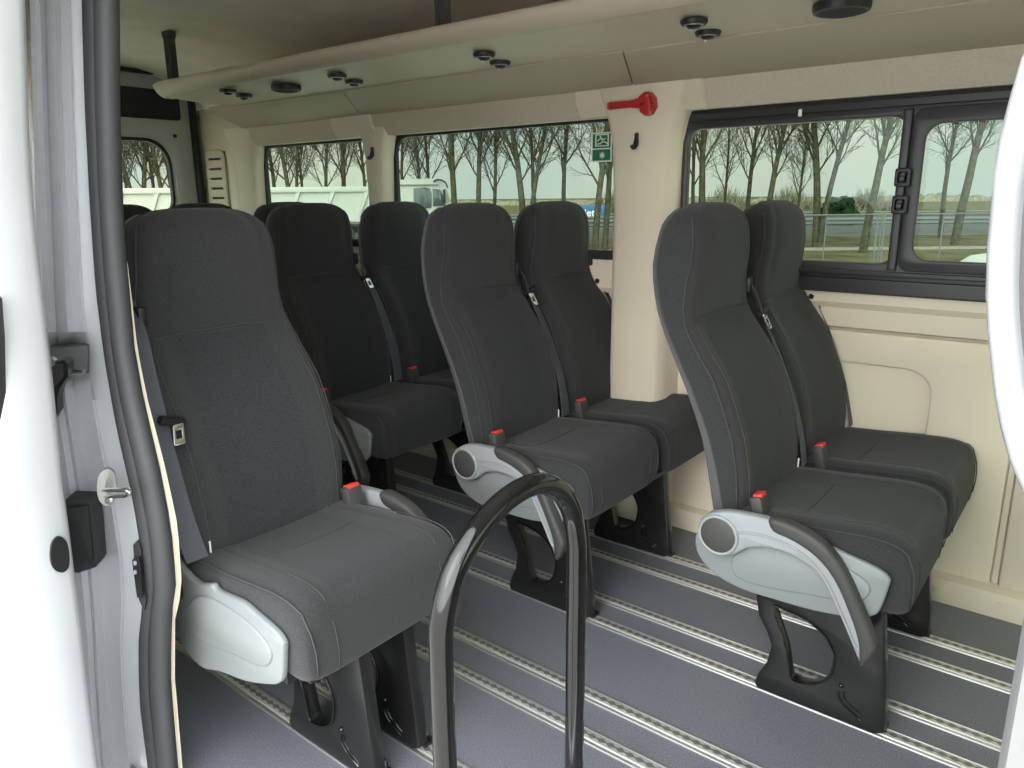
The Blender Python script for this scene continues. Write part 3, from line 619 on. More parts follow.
def seat(root, yc, s, arm=True, wallcover=False, latch_z=.93, low=0.0, outercover=False):
    """one seat of the bench; s=+1: armrest towards -y, belt towards +y"""
    b = obj('backrest', backrest_bm(yc, s), ['fabric', 'fabric2'], root, 180, 1)
    bm = bmesh.new()
    for side in (-1, 1):
        ringtube(bm, surf_path(yc, 7, .50, 1.197, side), .0016, 6)
        ringtube(bm, surf_path(yc, 9, .50, .94, side, .0008), .0011, 5)
    hh = back_half(.951); ringtube(bm, [(x+.001, yc+y, .951+.008*(1-(y/.19)**2)) for x, y in [(a, -c) for a, c in hh[9:]]+[(a, c) for a, c in reversed(hh[9:-1])]], .0014, 6)
    obj('piping', bm, 'seam', b, 180)
    # rear shell
    bm = bmesh.new(); rings = []
    for z in [.40, .41, .46]+[z for z in ZL if .5 <= z <= 1.198]+[1.207, 1.216]:
        xr, xf, w = lerp_tab(BT, max(z, .43)); e = lerp_tab([(.4, .044), (.55, .040), (.8, .026), (1.0, .014), (1.1, .011), (1.22, .010)], z)[0]; w2 = w+.0015; k = 1 if z > .405 else .9
        h = [(xr, 0), (xr, .55*w2*k), (xr+.006, .85*w2*k), (xr+e*.45, (w2-.003)*k), (xr+e, w2*k), (xr+e+.004, (w2-.006)*k), (xr+e, .6*w), (xr+e, 0)]
        rings.append([(x, yc+y, z) for x, y in h+[(x, -y) for x, y in reversed(h[1:-1])]])
    loft(bm, rings); obj('back_shell', bm, 'shellback', root, 45)
    c = obj('seat_cushion', cushion_bm(yc), ['fabric', 'fabric2'], root, 180, 1)
    bm = bmesh.new()
    for side in (-1, 1):
        ringtube(bm, [(x+.0012 if x > 0 else x, yc+side*(cush_half(x)[5][0]+.0005), cush_half(x)[5][1]+.0012) for x in [-.42+.435*i/40 for i in range(40)]]+[(.0195, yc+side*.197, .462), (.0235, yc+side*.193, .43), (.0235, yc+side*.191, .40), (.020, yc+side*.189, .370)], .0016, 6)
        ringtube(bm, [(x+.0008, yc+side*(cush_half(x)[3][0]), cush_half(x)[3][1]+.0010) for x in [-.42+.43*i/40 for i in range(40)]]+[(.0235, yc+side*.145, .455), (.0245, yc+side*.140, .40), (.020, yc+side*.138, .36)], .0011, 5)
    hh = cush_half(-.235); ringtube(bm, [(-.235, yc+y, z+.001) for y, z in [(-a, d) for a, d in reversed(hh[1:3])]+hh[:3]], .0012, 5)
    obj('piping', bm, 'seam', c, 180)
    # plastic side cover(s)
    def yl(v): return yc+s*v
    if arm or outercover:
        sd = 1 if arm else -1
    covers = []
    if arm: covers.append(-1)
    if wallcover: covers.append(1)
    for sg in covers:
        lw = low if sg*s < 0 else 0
        o = plate('side_cover', SIDE(lw), [], .016, 'bgrey', root, .005, XZ(yl(sg*.2275)), 50)
        bm = plate_mesh(smoothloop([(-.30, .45), (-.22, .462), (-.12, .455), (-.06, .43), (-.055, .40), (-.09, .372), (-.18, .36), (-.28, .345), (-.35, .35), (-.36, .40)], 3), [], .010, .004, XZ(yl(sg*.236)))
        obj('cover_bulge', bm, 'bgrey', o, 60)
        bm = bmesh.new(); cyl(bm, (-.405, yl(sg*.232), .435), (-.405, yl(sg*.240), .435), .032, 24); obj('pivot_recess', bm, 'black', o, 40)
    if arm:
        ya = yl(-.250)
        a = plate('armrest', ARM, [], .030, 'lgrey', root, .007, XZ(ya), 50)
        plate('armrest_pad', PAD, [], .038, 'dgrey', a, .009, XZ(yl(-.251)), 50)
        bm = bmesh.new(); ringtube(bm, [(x, yl(-.266), z) for x, z in smoothloop([(-.36, .475), (-.28, .487), (-.205, .474), (-.145, .430), (-.098, .352), (-.066, .292), (-.055, .282)], 4, False)], .0032, 8); obj('armrest_rib', bm, 'lgrey', a, 60)
        bm = bmesh.new(); f = s
        ringtube(bm, [(-.390+.0465*math.cos(k*math.pi/20), yl(-.266), .457+.0465*math.sin(k*math.pi/20)) for k in range(40)], .0045, 8, True); obj('cap_ring', bm, 'lgrey', a, 60)
        bm = bmesh.new(); loft(bm, [[(-.390+r*math.cos(k*math.pi/20), yl(y), .457+r*math.sin(k*math.pi/20)) for k in range(40)] for r, y in ((.044, -.262), (.044, -.268), (.040, -.2705), (.01, -.2705))]); cp = obj('pivot_cap', bm, 'dgrey', a, 40)
        for P in ([(-.400, .478), (-.404, .470), (-.394, .462), (-.398, .455)], [(-.392, .448), (-.384, .440), (-.390, .432), (-.380, .428)]):
            pass
    # buckle
    bx, by, bz = -.318, yl(-.190), .512
    rot = Matrix.Rotation(math.radians(-14), 4, 'Y')
    bm = bmesh.new(); box(bm, (bx, by, bz), (.028, .048, .082), .005, rot); bk = obj('buckle', bm, 'dgrey', root, 35)
    bm = bmesh.new(); box(bm, (bx-.006, by, bz+.0405), (.021, .034, .010), .002, rot); obj('release_button', bm, 'red', bk, 35)
    bm = bmesh.new(); ringtube(bm, [(bx+.015, by, bz-.03), (bx+.03, by, bz-.07), (bx+.04, by, bz-.11)], .007, 8); obj('buckle_stalk', bm, 'black', bk, 60)
    # belt strap
    path = [(-.560, .180, 1.035), (-.535, .190, 1.00), (-.515, .198, .965), (-.492, .207, .90), (-.452, .216, .82), (-.416, .221, .73), (-.384, .223, .64), (-.362, .218, .56), (-.350, .210, .505)]
    pts = smoothloop(path, 4, False); bm = bmesh.new(); rings = []
    nW = 9
    for i, (x, y, z) in enumerate(pts):
        a, b2 = pts[max(i-1, 0)], pts[min(i+1, len(pts)-1)]; t = Vector((b2[0]-a[0], 0, b2[2]-a[2])).normalized(); nrm = Vector((-t.z, 0, t.x)); nrm = nrm if nrm.x > 0 else -nrm
        wd = lerp_tab([(0, .006), (.12, .014), (.35, .023), (1, .024)], i/(len(pts)-1))[0]
        tw = lerp_tab([(0, 1.2), (.3, .5), (.6, .15), (1, .05)], i/(len(pts)-1))[0]
        dirw = Vector((-math.sin(tw), math.cos(tw), 0))
        row = [Vector((x, y, z))+dirw*(wd*(2*k/(nW-1)-1))+nrm*(.0012 if k % 2 else 0)+nrm*.006 for k in range(nW)]
        rings.append([(p.x, yc+s*p.y, p.z) for p in row+[q-nrm*.0022 for q in reversed(row)]])
    loft(bm, rings); sb = obj('seat_belt', bm, 'belt', root, 60)
    # guide bezel, latch tongue
    xr, xf, w = lerp_tab(BT, latch_z); P = Vector((xf+.018, yl(.200), latch_z)); tl = Matrix.Rotation(math.radians(24), 4, 'Y')
    bm = bmesh.new(); box(bm, P, (.018, .060, .018), .005, tl @ Matrix.Rotation(s*math.radians(18), 4, 'X')); lt = obj('latch_tongue', bm, 'black', root, 40)
    bm = plate_mesh(rrect(-.012, -.040, .012, 0, .004), [rrect(-.0065, -.028, .0065, -.012, .002)], .003, .0008, fn=lambda u, v, ww: (P.x+.010+ww-v*.42, P.y-s*.008+u-s*v*.25, P.z-.006+v)); obj('tongue_blade', bm, 'chrome', lt, 30)
    bm = bmesh.new(); box(bm, (-.545, yl(.176), 1.004), (.05, .020, .045), .006); obj('belt_guide', bm, 'black', root, 40)
    bm = bmesh.new(); box(bm, (-.352, yl(.176), .520), (.004, .003, .028), .001); obj('care_tag', bm, 'white', root)
def leg(root, y0, flip=1):
    """slotted steel side frame, outer face at y0"""
    l = plate('leg', LEG, [HOLE], .034, 'leg', root, .005, XZ(y0+.017), 40)
    bm = bmesh.new(); ringtube(bm, [(x, y0-.0008, z) for x, z in [(h[0]*1.0, h[1]) for h in HOLE]], .0030, 6, True)
    ringtube(bm, [(x, y0-.0005, z) for x, z in smoothloop([(-.110, .088), (-.112, .074), (-.100, .056), (-.080, .044), (-.058, .032)], 4, False)], .0032, 6)
    ringtube(bm, [(x, y0-.0005, z) for x, z in smoothloop([(-.100, .092), (-.100, .078), (-.090, .064), (-.072, .054), (-.054, .042)], 4, False)], .0025, 6)
    bmesh.ops.create_uvsphere(bm, u_segments=10, v_segments=6, radius=.006, matrix=Matrix.Translation((-.108, y0-.001, .104))); obj('pressed_mark', bm, 'gloss', l, 60)
    for x in (-.26, -.03):
        bm = bmesh.new(); cyl(bm, (x, y0+.046, .004), (x, y0+.046, .034), .007, 12); cyl(bm, (x, y0+.046, .010), (x, y0+.046, .019), .0115, 6); obj('floor_bolt', bm, 'chrome', l, 30)
    bm = bmesh.new(); box(bm, (-.15, y0+.040, .010), (.29, .030, .012), .002); obj('foot_rail', bm, 'gloss', l, 30)
def crossbar(root, ya, yb):
    bm = bmesh.new()
    for x in (-.29, -.09): box(bm, (x, (ya+yb)/2, .335), (.045, yb-ya, .035), .004)
    obj('crossbar', bm, 'leg', root, 30)
    bm = bmesh.new(); box(bm, (-.19, (ya+yb)/2, .362), (.40, yb-ya, .018), .004); obj('seat_pan', bm, 'black', root, 30)
LBL = ['dark grey double passenger seat, frontmost of the far side rows, under the sliding window',
       'dark grey double passenger seat in the second row, right behind the black handrail',
       'dark grey double passenger seat in the third row, partly hidden behind the single seat',
       'dark grey rearmost double seat by the far wall, only its headrests showing']
PC = 2.08
d0 = thing('double_seat', LBL[0], 'seat', (-.265, PC, 0), group='double seats on the far side')
seat(d0, 1.866-PC, 1, arm=True); seat(d0, 2.328-PC, 1, arm=False, wallcover=False)
leg(d0, 1.716-PC); leg(d0, 2.222-PC); crossbar(d0, 1.70-PC, 2.50-PC)
def set_label(o, l): o['label'] = l
for k, x in enumerate((-1.08, -1.925, -2.72)):
    c = copy_tree(d0); c.location = (x, PC, 0); c['label'] = LBL[k+1]
c = copy_tree(d0); c.location = (-2.72, 1.235, 0); c['label'] = 'rearmost dark double seat before the rear door, tops peeking above the single seat'; c['group'] = 'rear row seats'
s0 = thing('single_seat', 'large dark grey single passenger seat in the foreground next to the door seal', 'seat', (-1.09, .93, 0))
seat(s0, 0, -1, arm=True, wallcover=True, latch_z=.80, low=.055)
leg(s0, .880-.93); leg(s0, 1.008-.93); crossbar(s0, -.20, .20)

# ================================================================ HANDRAIL
hr = thing('handrail', 'glossy black arched handrail tube standing at the door step', 'handrail', (-.62, .62, 0))
yl_, yr_ = .0, .318; zt = .845
path = [(0, yl_, .006), (0, yl_, .25), (0, yl_, .50), (0, yl_, .66), (0, yl_+.004, .715), (0, yl_+.026, .770), (0, yl_+.066, .808), (0, yl_+.115, .832), (0, yl_+.165, .842), (0, yl_+.215, .838), (0, yl_+.262, .814), (0, yl_+.298, .770), (0, yl_+.315, .715), (0, yr_, .66), (0, yr_, .5), (0, yr_, .25), (0, yr_, .006)]
bm = bmesh.new(); ringtube(bm, smoothloop(path, 5, False), .0165, 20); obj('tube', bm, 'gloss', hr, 60)
for y in (yl_, yr_):
    bm = bmesh.new(); cyl(bm, (0, y, .0), (0, y, .008), .036, 24); cyl(bm, (0, y, .006), (0, y, .018), .022, 20); obj('foot_flange', bm, 'gloss', hr, 40)

# ================================================================ SMALL WALL THINGS
# emergency hammer
hp = aty(648, 104, 2.39); off2 = hp
hm = thing('emergency_hammer', 'red emergency hammer in its red holder on the beige pillar', 'hammer', hp)
def hx(px, py, dy=0): return aty(px, py, 2.392+dy)-off2
bm = bmesh.new(); a, b = hx(609, 106), hx(646, 102.5)
ringtube(bm, [a, a+(b-a)*.02, a+(b-a)*.3, a+(b-a)*.6, a+(b-a)*.75, b], [.012, .0135, .012, .012, .016, .020], 10); obj('handle', bm, 'hred', hm, 50)
bm = bmesh.new(); box(bm, hx(609, 106, -.010), (.012, .01, .022), .003); box(bm, hx(618, 105.5, -.010), (.03, .006, .006), .002); obj('handle_end', bm, 'hred', hm, 40)
pl = [hx(*p) for p in ((641, 97), (647, 92), (651, 92), (655, 97), (656, 107), (652, 114), (647, 116), (642, 112))]
bm = bmesh.new(); loft(bm, [[p+Vector((0, -.016, 0)) for p in pl], [p+Vector((0, .014, 0)) for p in pl]]); hd = obj('holder', bm, 'hred', hm, 30)
bm = bmesh.new(); cyl(bm, hx(648, 96, -.018), hx(650, 112, -.018), .0085, 14); obj('hammer_head', bm, 'hred', hm, 50)
for p in ((647.5, 95.5), (650, 112.5)):
    bm = bmesh.new(); q = hx(*p, -.024); cyl(bm, q, q+Vector((0, -.006, 0)), .004, 12); obj('steel_tip', bm, 'chrome', hm, 40)
for p in ((641.5, 104), (653, 103)):
    bm = bmesh.new(); q = hx(*p, -.020); cyl(bm, q, q+Vector((0, -.005, 0)), .003, 12); obj('holder_screw', bm, 'black', hm, 40)
# coat hooks
for (px, py, y), lb in (((637, 142, 2.400), 'small black coat hook on the beige pillar below the red hammer'), ((373, 154, 2.43), 'small black coat hook on the narrow pillar between the rear windows')):
    p = aty(px, py, y); h = thing('coat_hook', lb, 'hook', p)
    bm = bmesh.new(); box(bm, (0, -.004, .008), (.014, .010, .044), .003); obj('hook_plate', bm, 'black', h, 40)
    bm = bmesh.new(); ringtube(bm, smoothloop([(0, -.004, .006), (0, -.012, -.012), (-.003, -.020, -.018), (-.005, -.024, -.010)], 4, False), .009, 8); obj('hook_arm', bm, 'black', h, 60)
# emergency exit sticker on window 2
c0, c1 = aty(592, 133, 2.512), aty(611.5, 161.5, 2.512)
sg = thing('exit_sticker', 'green and white emergency exit sticker on the second window by the pillar', 'sign', ((c0.x+c1.x)/2, 2.512, (c0.z+c1.z)/2))
W = c1.x-c0.x; H = c0.z-c1.z; hw, hh_ = W/2, H/2
plate('sticker_border', rrect(-hw, -hh_, hw, hh_, .003), [], .0012, 'swhite', sg, 0, XZ(0))
zs = hh_-H*.56
plate('upper_panel', rrect(-hw+.005, zs+.003, hw-.005, hh_-.005, .002), [], .0012, 'sgreen', sg, 0, XZ(-.0012))
plate('lower_panel', rrect(-hw+.005, -hh_+.005, hw-.005, zs-.002, .002), [], .0012, 'sgreen', sg, 0, XZ(-.0012))
zc = (zs+hh_)/2; u = H*.56/2
bm = plate_mesh(rrect(-hw*.62, zc-u*.70, hw*.72, zc+u*.78, .001), [rrect(-hw*.50, zc-u*.58, hw*.60, zc+u*.66, .001)], .001, 0, XZ(-.0022)); obj('door_outline', bm, 'swhite', sg)
bm = bmesh.new()
def strk(a, b, r=.0022):
    ringtube(bm, [(a[0]*hw, -.0026, zc+a[1]*u), (b[0]*hw, -.0026, zc+b[1]*u)], r, 6)
for a, b in (((-.02, .30), (.12, -.10)), ((.12, -.10), (.42, -.22)), ((.42, -.22), (.62, -.44)), ((.12, -.10), (-.10, -.35)), ((-.10, -.35), (-.42, -.42)), ((-.02, .28), (-.30, .12)), ((-.30, .12), (-.40, -.08)), ((.0, .28), (.28, .12)), ((.28, .12), (.42, .28))): strk(a, b)
bmesh.ops.create_uvsphere(bm, u_segments=10, v_segments=6, radius=.0042, matrix=Matrix.Translation((-.10*hw, -.0026, zc+.46*u))); obj('running_figure', bm, 'swhite', sg)
zc2 = (-hh_+zs)/2; st_ = []
for k in range(20):
    a = k*math.pi/10; r = (.62 if k % 2 == 0 else .26)*H*.44/2; st_.append((r*math.cos(a)+.004, zc2+r*math.sin(a)))
bm = plate_mesh(st_, [], .001, 0, XZ(-.0022)); obj('burst_symbol', bm, 'swhite', sg)

# ================================================================ OUTSIDE
V2 = Vector((RIGHT.x, RIGHT.y, 0)).normalized(); U2 = Vector((-V2.y, V2.x, 0))
def strip(name, d0_, d1_, z, m, half=140):
    bm = bmesh.new(); q = []
    for s_, d in ((-1, d0_), (1, d0_), (1, d1_), (-1, d1_)):
        p = U2*d+V2*(s_*half); q.append(bm.verts.new((p.x, p.y, z)))
    bm.faces.new(q); return struct(obj(name, bm, m))
strip('ground', -60, 17, -.65, 'asphalt'); strip('ground_verge', 16.9, 34.5, -.648, 'grass'); strip('ground_track', 25.6, 27.0, -.640, 'path')
strip('ground_road', 34.5, 50.5, -.645, 'road'); strip('ground_field', 50.5, 420, -.65, 'grass')
# bare trees
random.seed(7)
def tree_mesh(seed, lean, H=9.5, r0=.15, fork=2.35, twin=False, dens=1.0):
    rnd = random.Random(seed); bm = bmesh.new()
    def perp(t):
        a = Vector((rnd.uniform(-1, 1), rnd.uniform(-1, 1), rnd.uniform(-1, 1))); a -= t*a.dot(t); return a.normalized()
    def branch(p, d, L, r, lev, az=0):
        n = (9, 6, 5, 3)[lev]; pts = [p.copy()]; dd = d.copy(); rad = [r]
        for i in range(n):
            dd = (dd+perp(dd)*(.05, .09, .14, .2)[lev]+Vector((0, 0, (.04, .10, .06, .02)[lev]))).normalized()
            pts.append(pts[-1]+dd*(L/n)); rad.append(max(.006, r*(1-(i+1)/n*(.80 if lev == 0 else .85))))
        ringtube(bm, pts, rad, (8, 5, 3, 3)[lev], caps=False)
        if lev == 3: return
        kids_ = (int(28*dens), int(12*dens), 6)[lev]
        for k in range(kids_):
            t = (fork/L if lev == 0 else .12)+(1-(fork/L if lev == 0 else .12))*((k+rnd.random()*.8)/kids_)
            t = min(t, .98); i = min(int(t*n), n-1); f = t*n-i; q = pts[i].lerp(pts[i+1], f); base = (pts[i+1]-pts[i]).normalized()
            az_ = rnd.uniform(0, 2*math.pi) if lev else k*2.4+rnd.uniform(-.4, .4)
            side = Vector((math.cos(az_), math.sin(az_), 0)) if lev == 0 else perp(base)
            an = rnd.uniform((.42, .4, .45)[lev], (.80, .85, .95)[lev]); dr_ = (base*math.cos(an)+side*math.sin(an)).normalized()
            rr = rad[i]*(.45, .5, .55)[lev]*rnd.uniform(.7, 1.15)
            LL = (rnd.uniform(2.2, 3.6)*(1-.55*t), L*rnd.uniform(.3, .55), L*rnd.uniform(.3, .5))[lev]
            branch(q, dr_, LL, max(rr, .008), lev+1)
    branch(Vector((0, 0, -.1)), Vector((lean, 0, 1)).normalized(), H, r0, 0)
    if twin: branch(Vector((.12, 0, .0)), Vector((lean+.05, .05, 1)).normalized(), H*.9, r0*.75, 0)
    me = bpy.data.meshes.new('bare_tree'); bm.to_mesh(me); bm.free(); me.materials.append(M['bark'])
    for p_ in me.polygons: p_.use_smooth = True
    return me
protos = [tree_mesh(11, .02, r0=.13), tree_mesh(23, -.03, r0=.11, fork=2.5), tree_mesh(35, .09, r0=.14, fork=2.6), tree_mesh(47, .0, r0=.13, twin=True), tree_mesh(59, .03, r0=.09, fork=2.2, dens=.8), tree_mesh(71, -.05, r0=.10, fork=2.1)]
TREES = [  # px, depth, proto, scale, label
 (694, 31, 4, 1.0, 'thin bare tree at the left edge of the sliding window'),
 (704, 27, 0, 1.05, 'thick bare tree second from the left edge of the sliding window'),
 (748, 30, 1, .95, 'slim bare tree above the frontmost near headrest in the sliding window'),
 (765, 27, 2, .90, 'bare tree leaning slightly right above the gap between the front headrests'),
 (820, 27, 3, 1.1, 'twin stemmed bare tree left of the dark evergreen bush'),
 (868, 24, 2, 1.0, 'right leaning bare tree behind the fence, left of the window divider'),
 (945, 31, 1, 1.0, 'slim bare tree right of the window divider'),
 (960, 27, 2, 1.15, 'thick bare tree beside the curved white door edge'),
 (400, 35, 4, 1.0, 'bare tree at the left edge of the second window behind the truck cab'),
 (421, 34, 5, .95, 'bare tree rising behind the roof of the truck cab'),
 (431, 36, 4, 1.1, 'thin bare tree behind the windscreen of the truck cab'),
 (456, 26, 0, .95, 'forked bare tree just right of the truck cab'),
 (478, 27, 1, 1.0, 'straight bare tree between the truck cab and the second row headrest'),
 (492, 30, 5, .95, 'slim bare tree above the right shoulder of the second row aisle headrest'),
 (525, 26, 3, 1.0, 'thick bare tree above the gap between the second row headrests'),
 (536, 30, 4, 1.1, 'thin bare tree close right of the thick one in the second window'),
 (565, 30, 1, 1.0, 'slim bare tree above the second row window side headrest'),
 (596, 24, 0, .9, 'bare tree directly below the green exit sticker'),
 (606, 26, 5, 1.1, 'bare tree by the right end of the second window'),
 (275, 37, 1, 1.0, 'bare tree at the left of the rearmost side window behind the truck body'),
 (292, 35, 3, 1.0, 'cluster stemmed bare tree above the middle of the tipper body'),
 (305, 39, 4, 1.0, 'thin bare tree between the cluster and the middle of the rear side window'),
 (323, 36, 5, 1.0, 'bare tree right of the middle of the rear side window'),
 (342, 34, 0, 1.0, 'strong forked bare tree right in the rear side window'),
 (366, 38, 1, 1.0, 'bare tree by the narrow pillar in the rear side window'),
 (118, 33, 5, 1.0, 'bare tree at the left edge of the rear door window'),
 (130, 37, 4, 1.0, 'thin bare tree second from left in the rear door window'),
 (141, 34, 3, 1.0, 'bare tree in the middle of the rear door window'),
 (153, 39, 1, 1.0, 'thin bare tree right of the middle of the rear door window'),
 (164, 34, 0, 1.0, 'bare tree near the right edge of the rear door window'),
 (176, 37, 5, 1.0, 'rightmost bare tree in the rear door window'),
 (725, 36, 4, .9, 'small faint bare tree far behind in the sliding window'),
 (797, 38, 5, .8, 'small faint bare tree between the headrest and the twin stemmed tree')]
for i, (px, dep, k, s_, lb) in enumerate(TREES):
    o = bpy.data.objects.new('bare_tree', protos[k]); C.objects.link(o); p = ground(px, dep); o.location = p
    o.rotation_euler = (0, 0, math.atan2(V2.y, V2.x)+(0 if k in (2,) else (i*1.3))); o.scale = (s_, s_, s_)
    tag(o, lb, 'tree', 'bare trees outside the windows')
# evergreen bush and distant scrub
def blob(name, c, rx, rz, m, seed, n=5):
    rnd = random.Random(seed); bm = bmesh.new()
    bmesh.ops.create_icosphere(bm, subdivisions=3, radius=rx*.72, matrix=Matrix.Translation((0, 0, rz*.42)))
    for k in range(n*9):
        a = rnd.uniform(0, 6.28); q = rnd.random()**.5; h = rnd.random()
        p = Vector((math.cos(a)*rx*q*(1-h*.5), math.sin(a)*rx*q*(1-h*.5), h*rz*.75+.1*rz)); r = rx*rnd.uniform(.22, .36)
        g = bmesh.ops.create_icosphere(bm, subdivisions=3, radius=r, matrix=Matrix.Translation(p))
        for v in g['verts']: v.co += (v.co-p)*rnd.uniform(-.16, .16)
    return obj(name, bm, m, None, None, 0, c)
b_ = blob('evergreen_bush', ground(840, 45), 1.05, 1.75, 'green', 3); tag(b_, 'dark green rounded evergreen bush on the far roadside', 'bush')
for i, (px, dep, rx, rz, lb) in enumerate(((725, 80, 3.2, 3.0, 'low leafless scrub patch far off behind the front headrests'), (790, 85, 3.0, 3.0, 'low leafless scrub patch left of the evergreen bush'), (868, 80, 2.6, 2.7, 'low leafless scrub patch right of the evergreen bush'), (614, 60, 2.2, 2.4, 'low scrub patch at the right end of the second window'))):
    bm = bmesh.new(); rnd = random.Random(90+i)
    for k in range(420):
        a = rnd.uniform(0, 6.28); q = rnd.random()*rx; p = Vector((math.cos(a)*q, math.sin(a)*q, 0)); t = p+Vector((rnd.uniform(-.9, .9), rnd.uniform(-.9, .9), rz*rnd.uniform(.4, 1)*(1-.5*q/rx)))
        ringtube(bm, [p, p.lerp(t, .5)+Vector((rnd.uniform(-.2, .2), rnd.uniform(-.2, .2), 0)), t], [.05, .035, .012], 3, caps=False)
    o = obj('roadside_scrub', bm, 'haze', None, None, 0, ground(px, dep)); tag(o, lb, 'bush', 'leafless scrub beyond the road')
# hedge line on the horizon
bm = bmesh.new(); rnd = random.Random(5); rings = []
for k in range(300):
    s_ = -130+k*.87; h = .7+.4*rnd.random()+.8*max(0, math.sin(k*.11))*rnd.random(); p = U2*150+V2*s_
    rings.append([(p.x-U2.x*1, p.y-U2.y*1, -.65), (p.x, p.y, -.65+h), (p.x+U2.x*2, p.y+U2.y*2, -.65+h*.9), (p.x+U2.x*3, p.y+U2.y*3, -.65)])
loft(bm, rings, closed=False); hl = obj('hedge_line', bm, 'haze'); tag(hl, 'long dull hedge line along the flat horizon', 'hedge')
# guard rails
for dep, z, lb in ((36.5, -.06, 'steel guardrail along the near side of the road'), (49.5, -.02, 'steel guardrail along the far side of the road'), (43, -.05, 'steel guardrail on the median of the road')):
    g = thing('guardrail', lb, 'guardrail', (U2.x*dep, U2.y*dep, -.65), math.atan2(V2.y, V2.x), 'guardrails along the road')
    bm = bmesh.new(); pr = [(0, .40), (-.04, .46), (0, .52), (0, .58), (-.04, .64), (0, .70), (.02, .70), (.02, .40)]
    loft(bm, [[(x, y, zz) for y, zz in pr] for x in (-95, 95)]); obj('rail_beam', bm, 'galv', g, 30)
    bm = bmesh.new()
    for k in range(-40, 8): box(bm, (k*2.0, .09, .30), (.10, .12, .60))
    obj('rail_posts', bm, 'galv', g)
# site fence
A = ground(806, 19.0); Bf = ground(884, 19.4); Cf = ground(1000, 19.4)
for (p, q, lb) in ((A, Bf, 'grey wire fence panel left of the window divider'), (ground(887, 19.3), Cf, 'grey wire fence panel seen through the sliding pane')):
    d = q-p; L = d.length; f = thing('fence_panel', lb, 'fence', p, math.atan2(d.y, d.x), 'wire fence panels on the verge')
    zt_ = 1.34; bm = bmesh.new()
    for x in (0, L): ringtube(bm, [(x, 0, -.02), (x, 0, zt_+.05)], .020, 8)
    if L < 2.6: ringtube(bm, [(L*.28, 0, .0), (L*.28, 0, zt_)], .014, 8); ringtube(bm, [(L-.12, 0, .0), (L-.12, 0, zt_)], .02, 8)
    else: ringtube(bm, [(L*.52, 0, .0), (L*.52, 0, zt_)], .018, 8)
    for z in (.06, zt_): ringtube(bm, [(0, 0, z), (L, 0, z)], .016, 8)
    obj('fence_frame', bm, 'galv', f, 60)
    bm = bmesh.new()
    for k in range(1, int(L/.12)): ringtube(bm, [(k*.12, 0, .06), (k*.12, 0, zt_)], .0012, 3, caps=False)
    for k in range(1, 7): ringtube(bm, [(0, 0, .06+k*.19), (L, 0, .06+k*.19)], .0014, 3, caps=False)
    obj('wire_mesh', bm, 'galv', f)
# white tipper truck
tp = atd(398, 200, 29.5); tk = thing('tipper_truck', 'white tipper truck parked outside behind the rear side windows', 'truck', (tp.x, tp.y, -.65), math.atan2(V2.y, V2.x)+.12, None)
bm = bmesh.new(); cabp = [(0.0, .55), (0.0, 2.46), (.06, 2.52), (1.55, 2.58), (1.80, 2.50), (2.05, 1.75), (2.15, 1.30), (2.18, .45), (1.75, .45), (1.65, .85), (.95, .85), (.85, .55)]
loft(bm, [[(x, y, z) for x, z in cabp] for y in (0, .03, 2.0, 2.03)]); cb = obj('cab', bm, 'truck', tk, 30)
bm = plate_mesh(smoothloop([(.62, 1.48), (.62, 2.12), (.70, 2.20), (1.25, 2.18), (1.30, 1.55), (1.20, 1.44), (.72, 1.42)], 3), [], .03, .004, XZ(-.012)); obj('side_window', bm, 'truckglass', cb, 30)
bm = plate_mesh([(1.36, 1.50), (1.36, 2.18), (1.66, 2.14), (1.86, 1.52)], [], .03, .004, XZ(-.012)); obj('quarter_window', bm, 'truckglass', cb, 30)
bm = bmesh.new(); box(bm, (.85, -.02, 2.32), (1.5, .05, .05)); obj('roof_strip', bm, 'galv', cb)
bm = bmesh.new(); ringtube(bm, smoothloop([(1.40, -.02, 2.45), (1.62, -.10, 2.52), (1.85, -.16, 2.42), (1.95, -.18, 2.20)], 4, False), .03, 6); box(bm, (1.80, -.22, 1.90), (.10, .22, .50), .02); obj('mirror', bm, 'black', cb, 40)
bm = bmesh.new(); box(bm, (-3.6, 1.0, .62), (7.6, .8, .25)); obj('chassis', bm, 'black', tk)
bm = bmesh.new(); prb = [(-11.2, .95), (-11.5, 2.28), (-.25, 2.24), (-.45, .95)]
loft(bm, [[(x, y, z) for x, z in prb] for y in (.05, 2.0)]); tb = obj('tipper_body', bm, 'truck', tk, 30)
bm = bmesh.new(); box(bm, (-5.85, .0, 2.18), (11.3, .10, .20), .01); box(bm, (-5.85, .0, 1.0), (11.0, .08, .12), .01); obj('side_rail', bm, 'truck', tb, 30)
for k, x in enumerate((-1.4, -2.7, -4.0, -5.3, -6.6, -7.9, -9.2, -10.5)):
    bm = bmesh.new(); loft(bm, [[(x-.20+dx, y, 1.0) for dx, y in ((-.06, .04), (-.04, -.02), (.04, -.02), (.06, .04))], [(x+.22+dx, y, 2.12) for dx, y in ((-.10, .04), (-.08, -.04), (.08, -.04), (.10, .04))]]); obj('side_rib', bm, 'truck', tb, 30)
for x in (1.30, -2.2, -5.5, -6.8, -8.2):
    bm = bmesh.new(); cyl(bm, (x, .0, .45), (x, .32, .45), .45, 28); w_ = obj('wheel', bm, 'rubber2', tk, 35)
    bm = bmesh.new(); cyl(bm, (x, -.01, .45), (x, .1, .45), .24, 20); obj('wheel_hub', bm, 'galv', w_, 35)
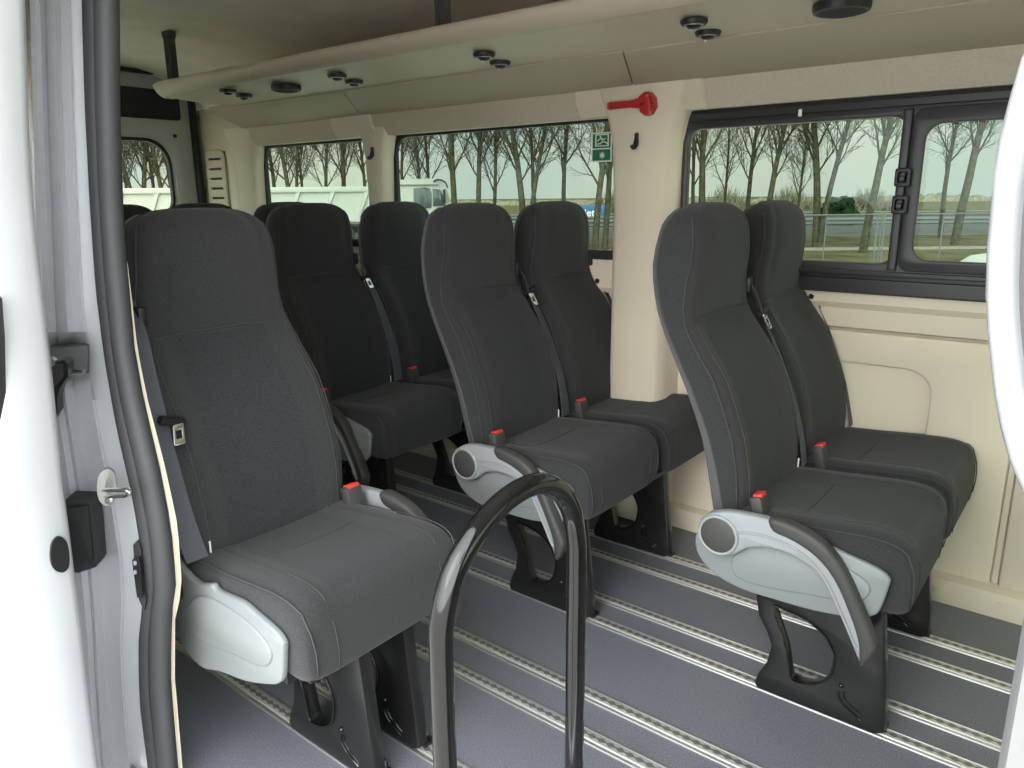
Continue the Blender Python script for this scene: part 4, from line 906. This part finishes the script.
# blue trailer with lettering
tp = atd(548, 222, 46); bt = thing('blue_trailer', 'low blue trailer with white lettering beyond the trees', 'trailer', (tp.x, tp.y, -.65), math.atan2(V2.y, V2.x), None)
bm = bmesh.new(); box(bm, (1.75, 1.0, .72), (3.5, 2.0, 1.06), .02); obj('box_body', bm, 'blue', bt, 30)
bm = bmesh.new(); box(bm, (1.75, 1.0, .15), (3.3, 1.8, .12)); obj('chassis', bm, 'black', bt)
for x in (.7, 2.7):
    bm = bmesh.new(); cyl(bm, (x, .1, .14), (x, .35, .14), .14, 20); obj('wheel', bm, 'rubber2', bt, 35)
def text_mesh(txt, size, m, parent, loc, name='lettering', ext=.004):
    cu = bpy.data.curves.new('t', 'FONT'); cu.body = txt; cu.size = size; cu.extrude = ext; cu.align_x = 'LEFT'; cu.offset = .012
    o = bpy.data.objects.new('t', cu); C.objects.link(o); dg = bpy.context.evaluated_depsgraph_get(); dg.update()
    me = bpy.data.meshes.new_from_object(o.evaluated_get(dg)); bpy.data.objects.remove(o)
    for v in me.vertices: v.co = (v.co.x, -v.co.z, v.co.y)
    o = objm(name, me, m, parent); o.location = loc; return o
text_mesh('vliet', .62, 'swhite', bt, (1.80, -.012, .62))
bm = bmesh.new(); loft(bm, [[(2.95, y, .42), (2.4, y, .35), (2.1, y, .37), (2.1, y, .46), (2.4, y, .47), (2.95, y, .56)] for y in (-.012, -.004)]); obj('red_swoosh', bm, 'red', bt)
# white car beside the fence
cp = atd(1052, 262, 7.0); cr_ = thing('parked_car', 'white car whose roof shows at the bottom of the sliding pane', 'car', (cp.x, cp.y, -.65), math.atan2(V2.y, V2.x), None)
zr = 1.24
k_ = zr/1.42
bm = bmesh.new(); cpz = [(-.60, .30), (-.66, .62), (-.55, .82), (-.30, .92), (.02, 1.22), (.22, 1.36), (.6, 1.415), (1.4, 1.42), (2.0, 1.34), (2.7, .98), (3.35, .88), (3.55, .70), (3.58, .32)]
sec = []
for y, q in ((0, .93), (.06, 1), (1.64, 1), (1.70, .93)): sec.append([(x, y, .3+(z-.3)*q) for x, z in cpz])
for r_ in sec: r_[:] = [(x, y, z*k_) for x, y, z in r_]
loft(bm, sec); cbdy = obj('car_body', bm, 'truck', cr_, 35)
for pts in ([(.10, .93), (.16, 1.18), (.34, 1.30), (.72, 1.33), (.76, .95)], [(.84, .95), (.82, 1.33), (1.45, 1.34), (1.95, 1.24), (2.25, .97)]):
    plate('side_window', [(x, z*k_) for x, z in pts], [], .02, 'truckglass', cbdy, .003, XZ(-.004))
for x in (.15, 2.75):
    bm = bmesh.new(); cyl(bm, (x, -.02, .31), (x, .2, .31), .31, 24); obj('wheel', bm, 'rubber2', cr_, 35)
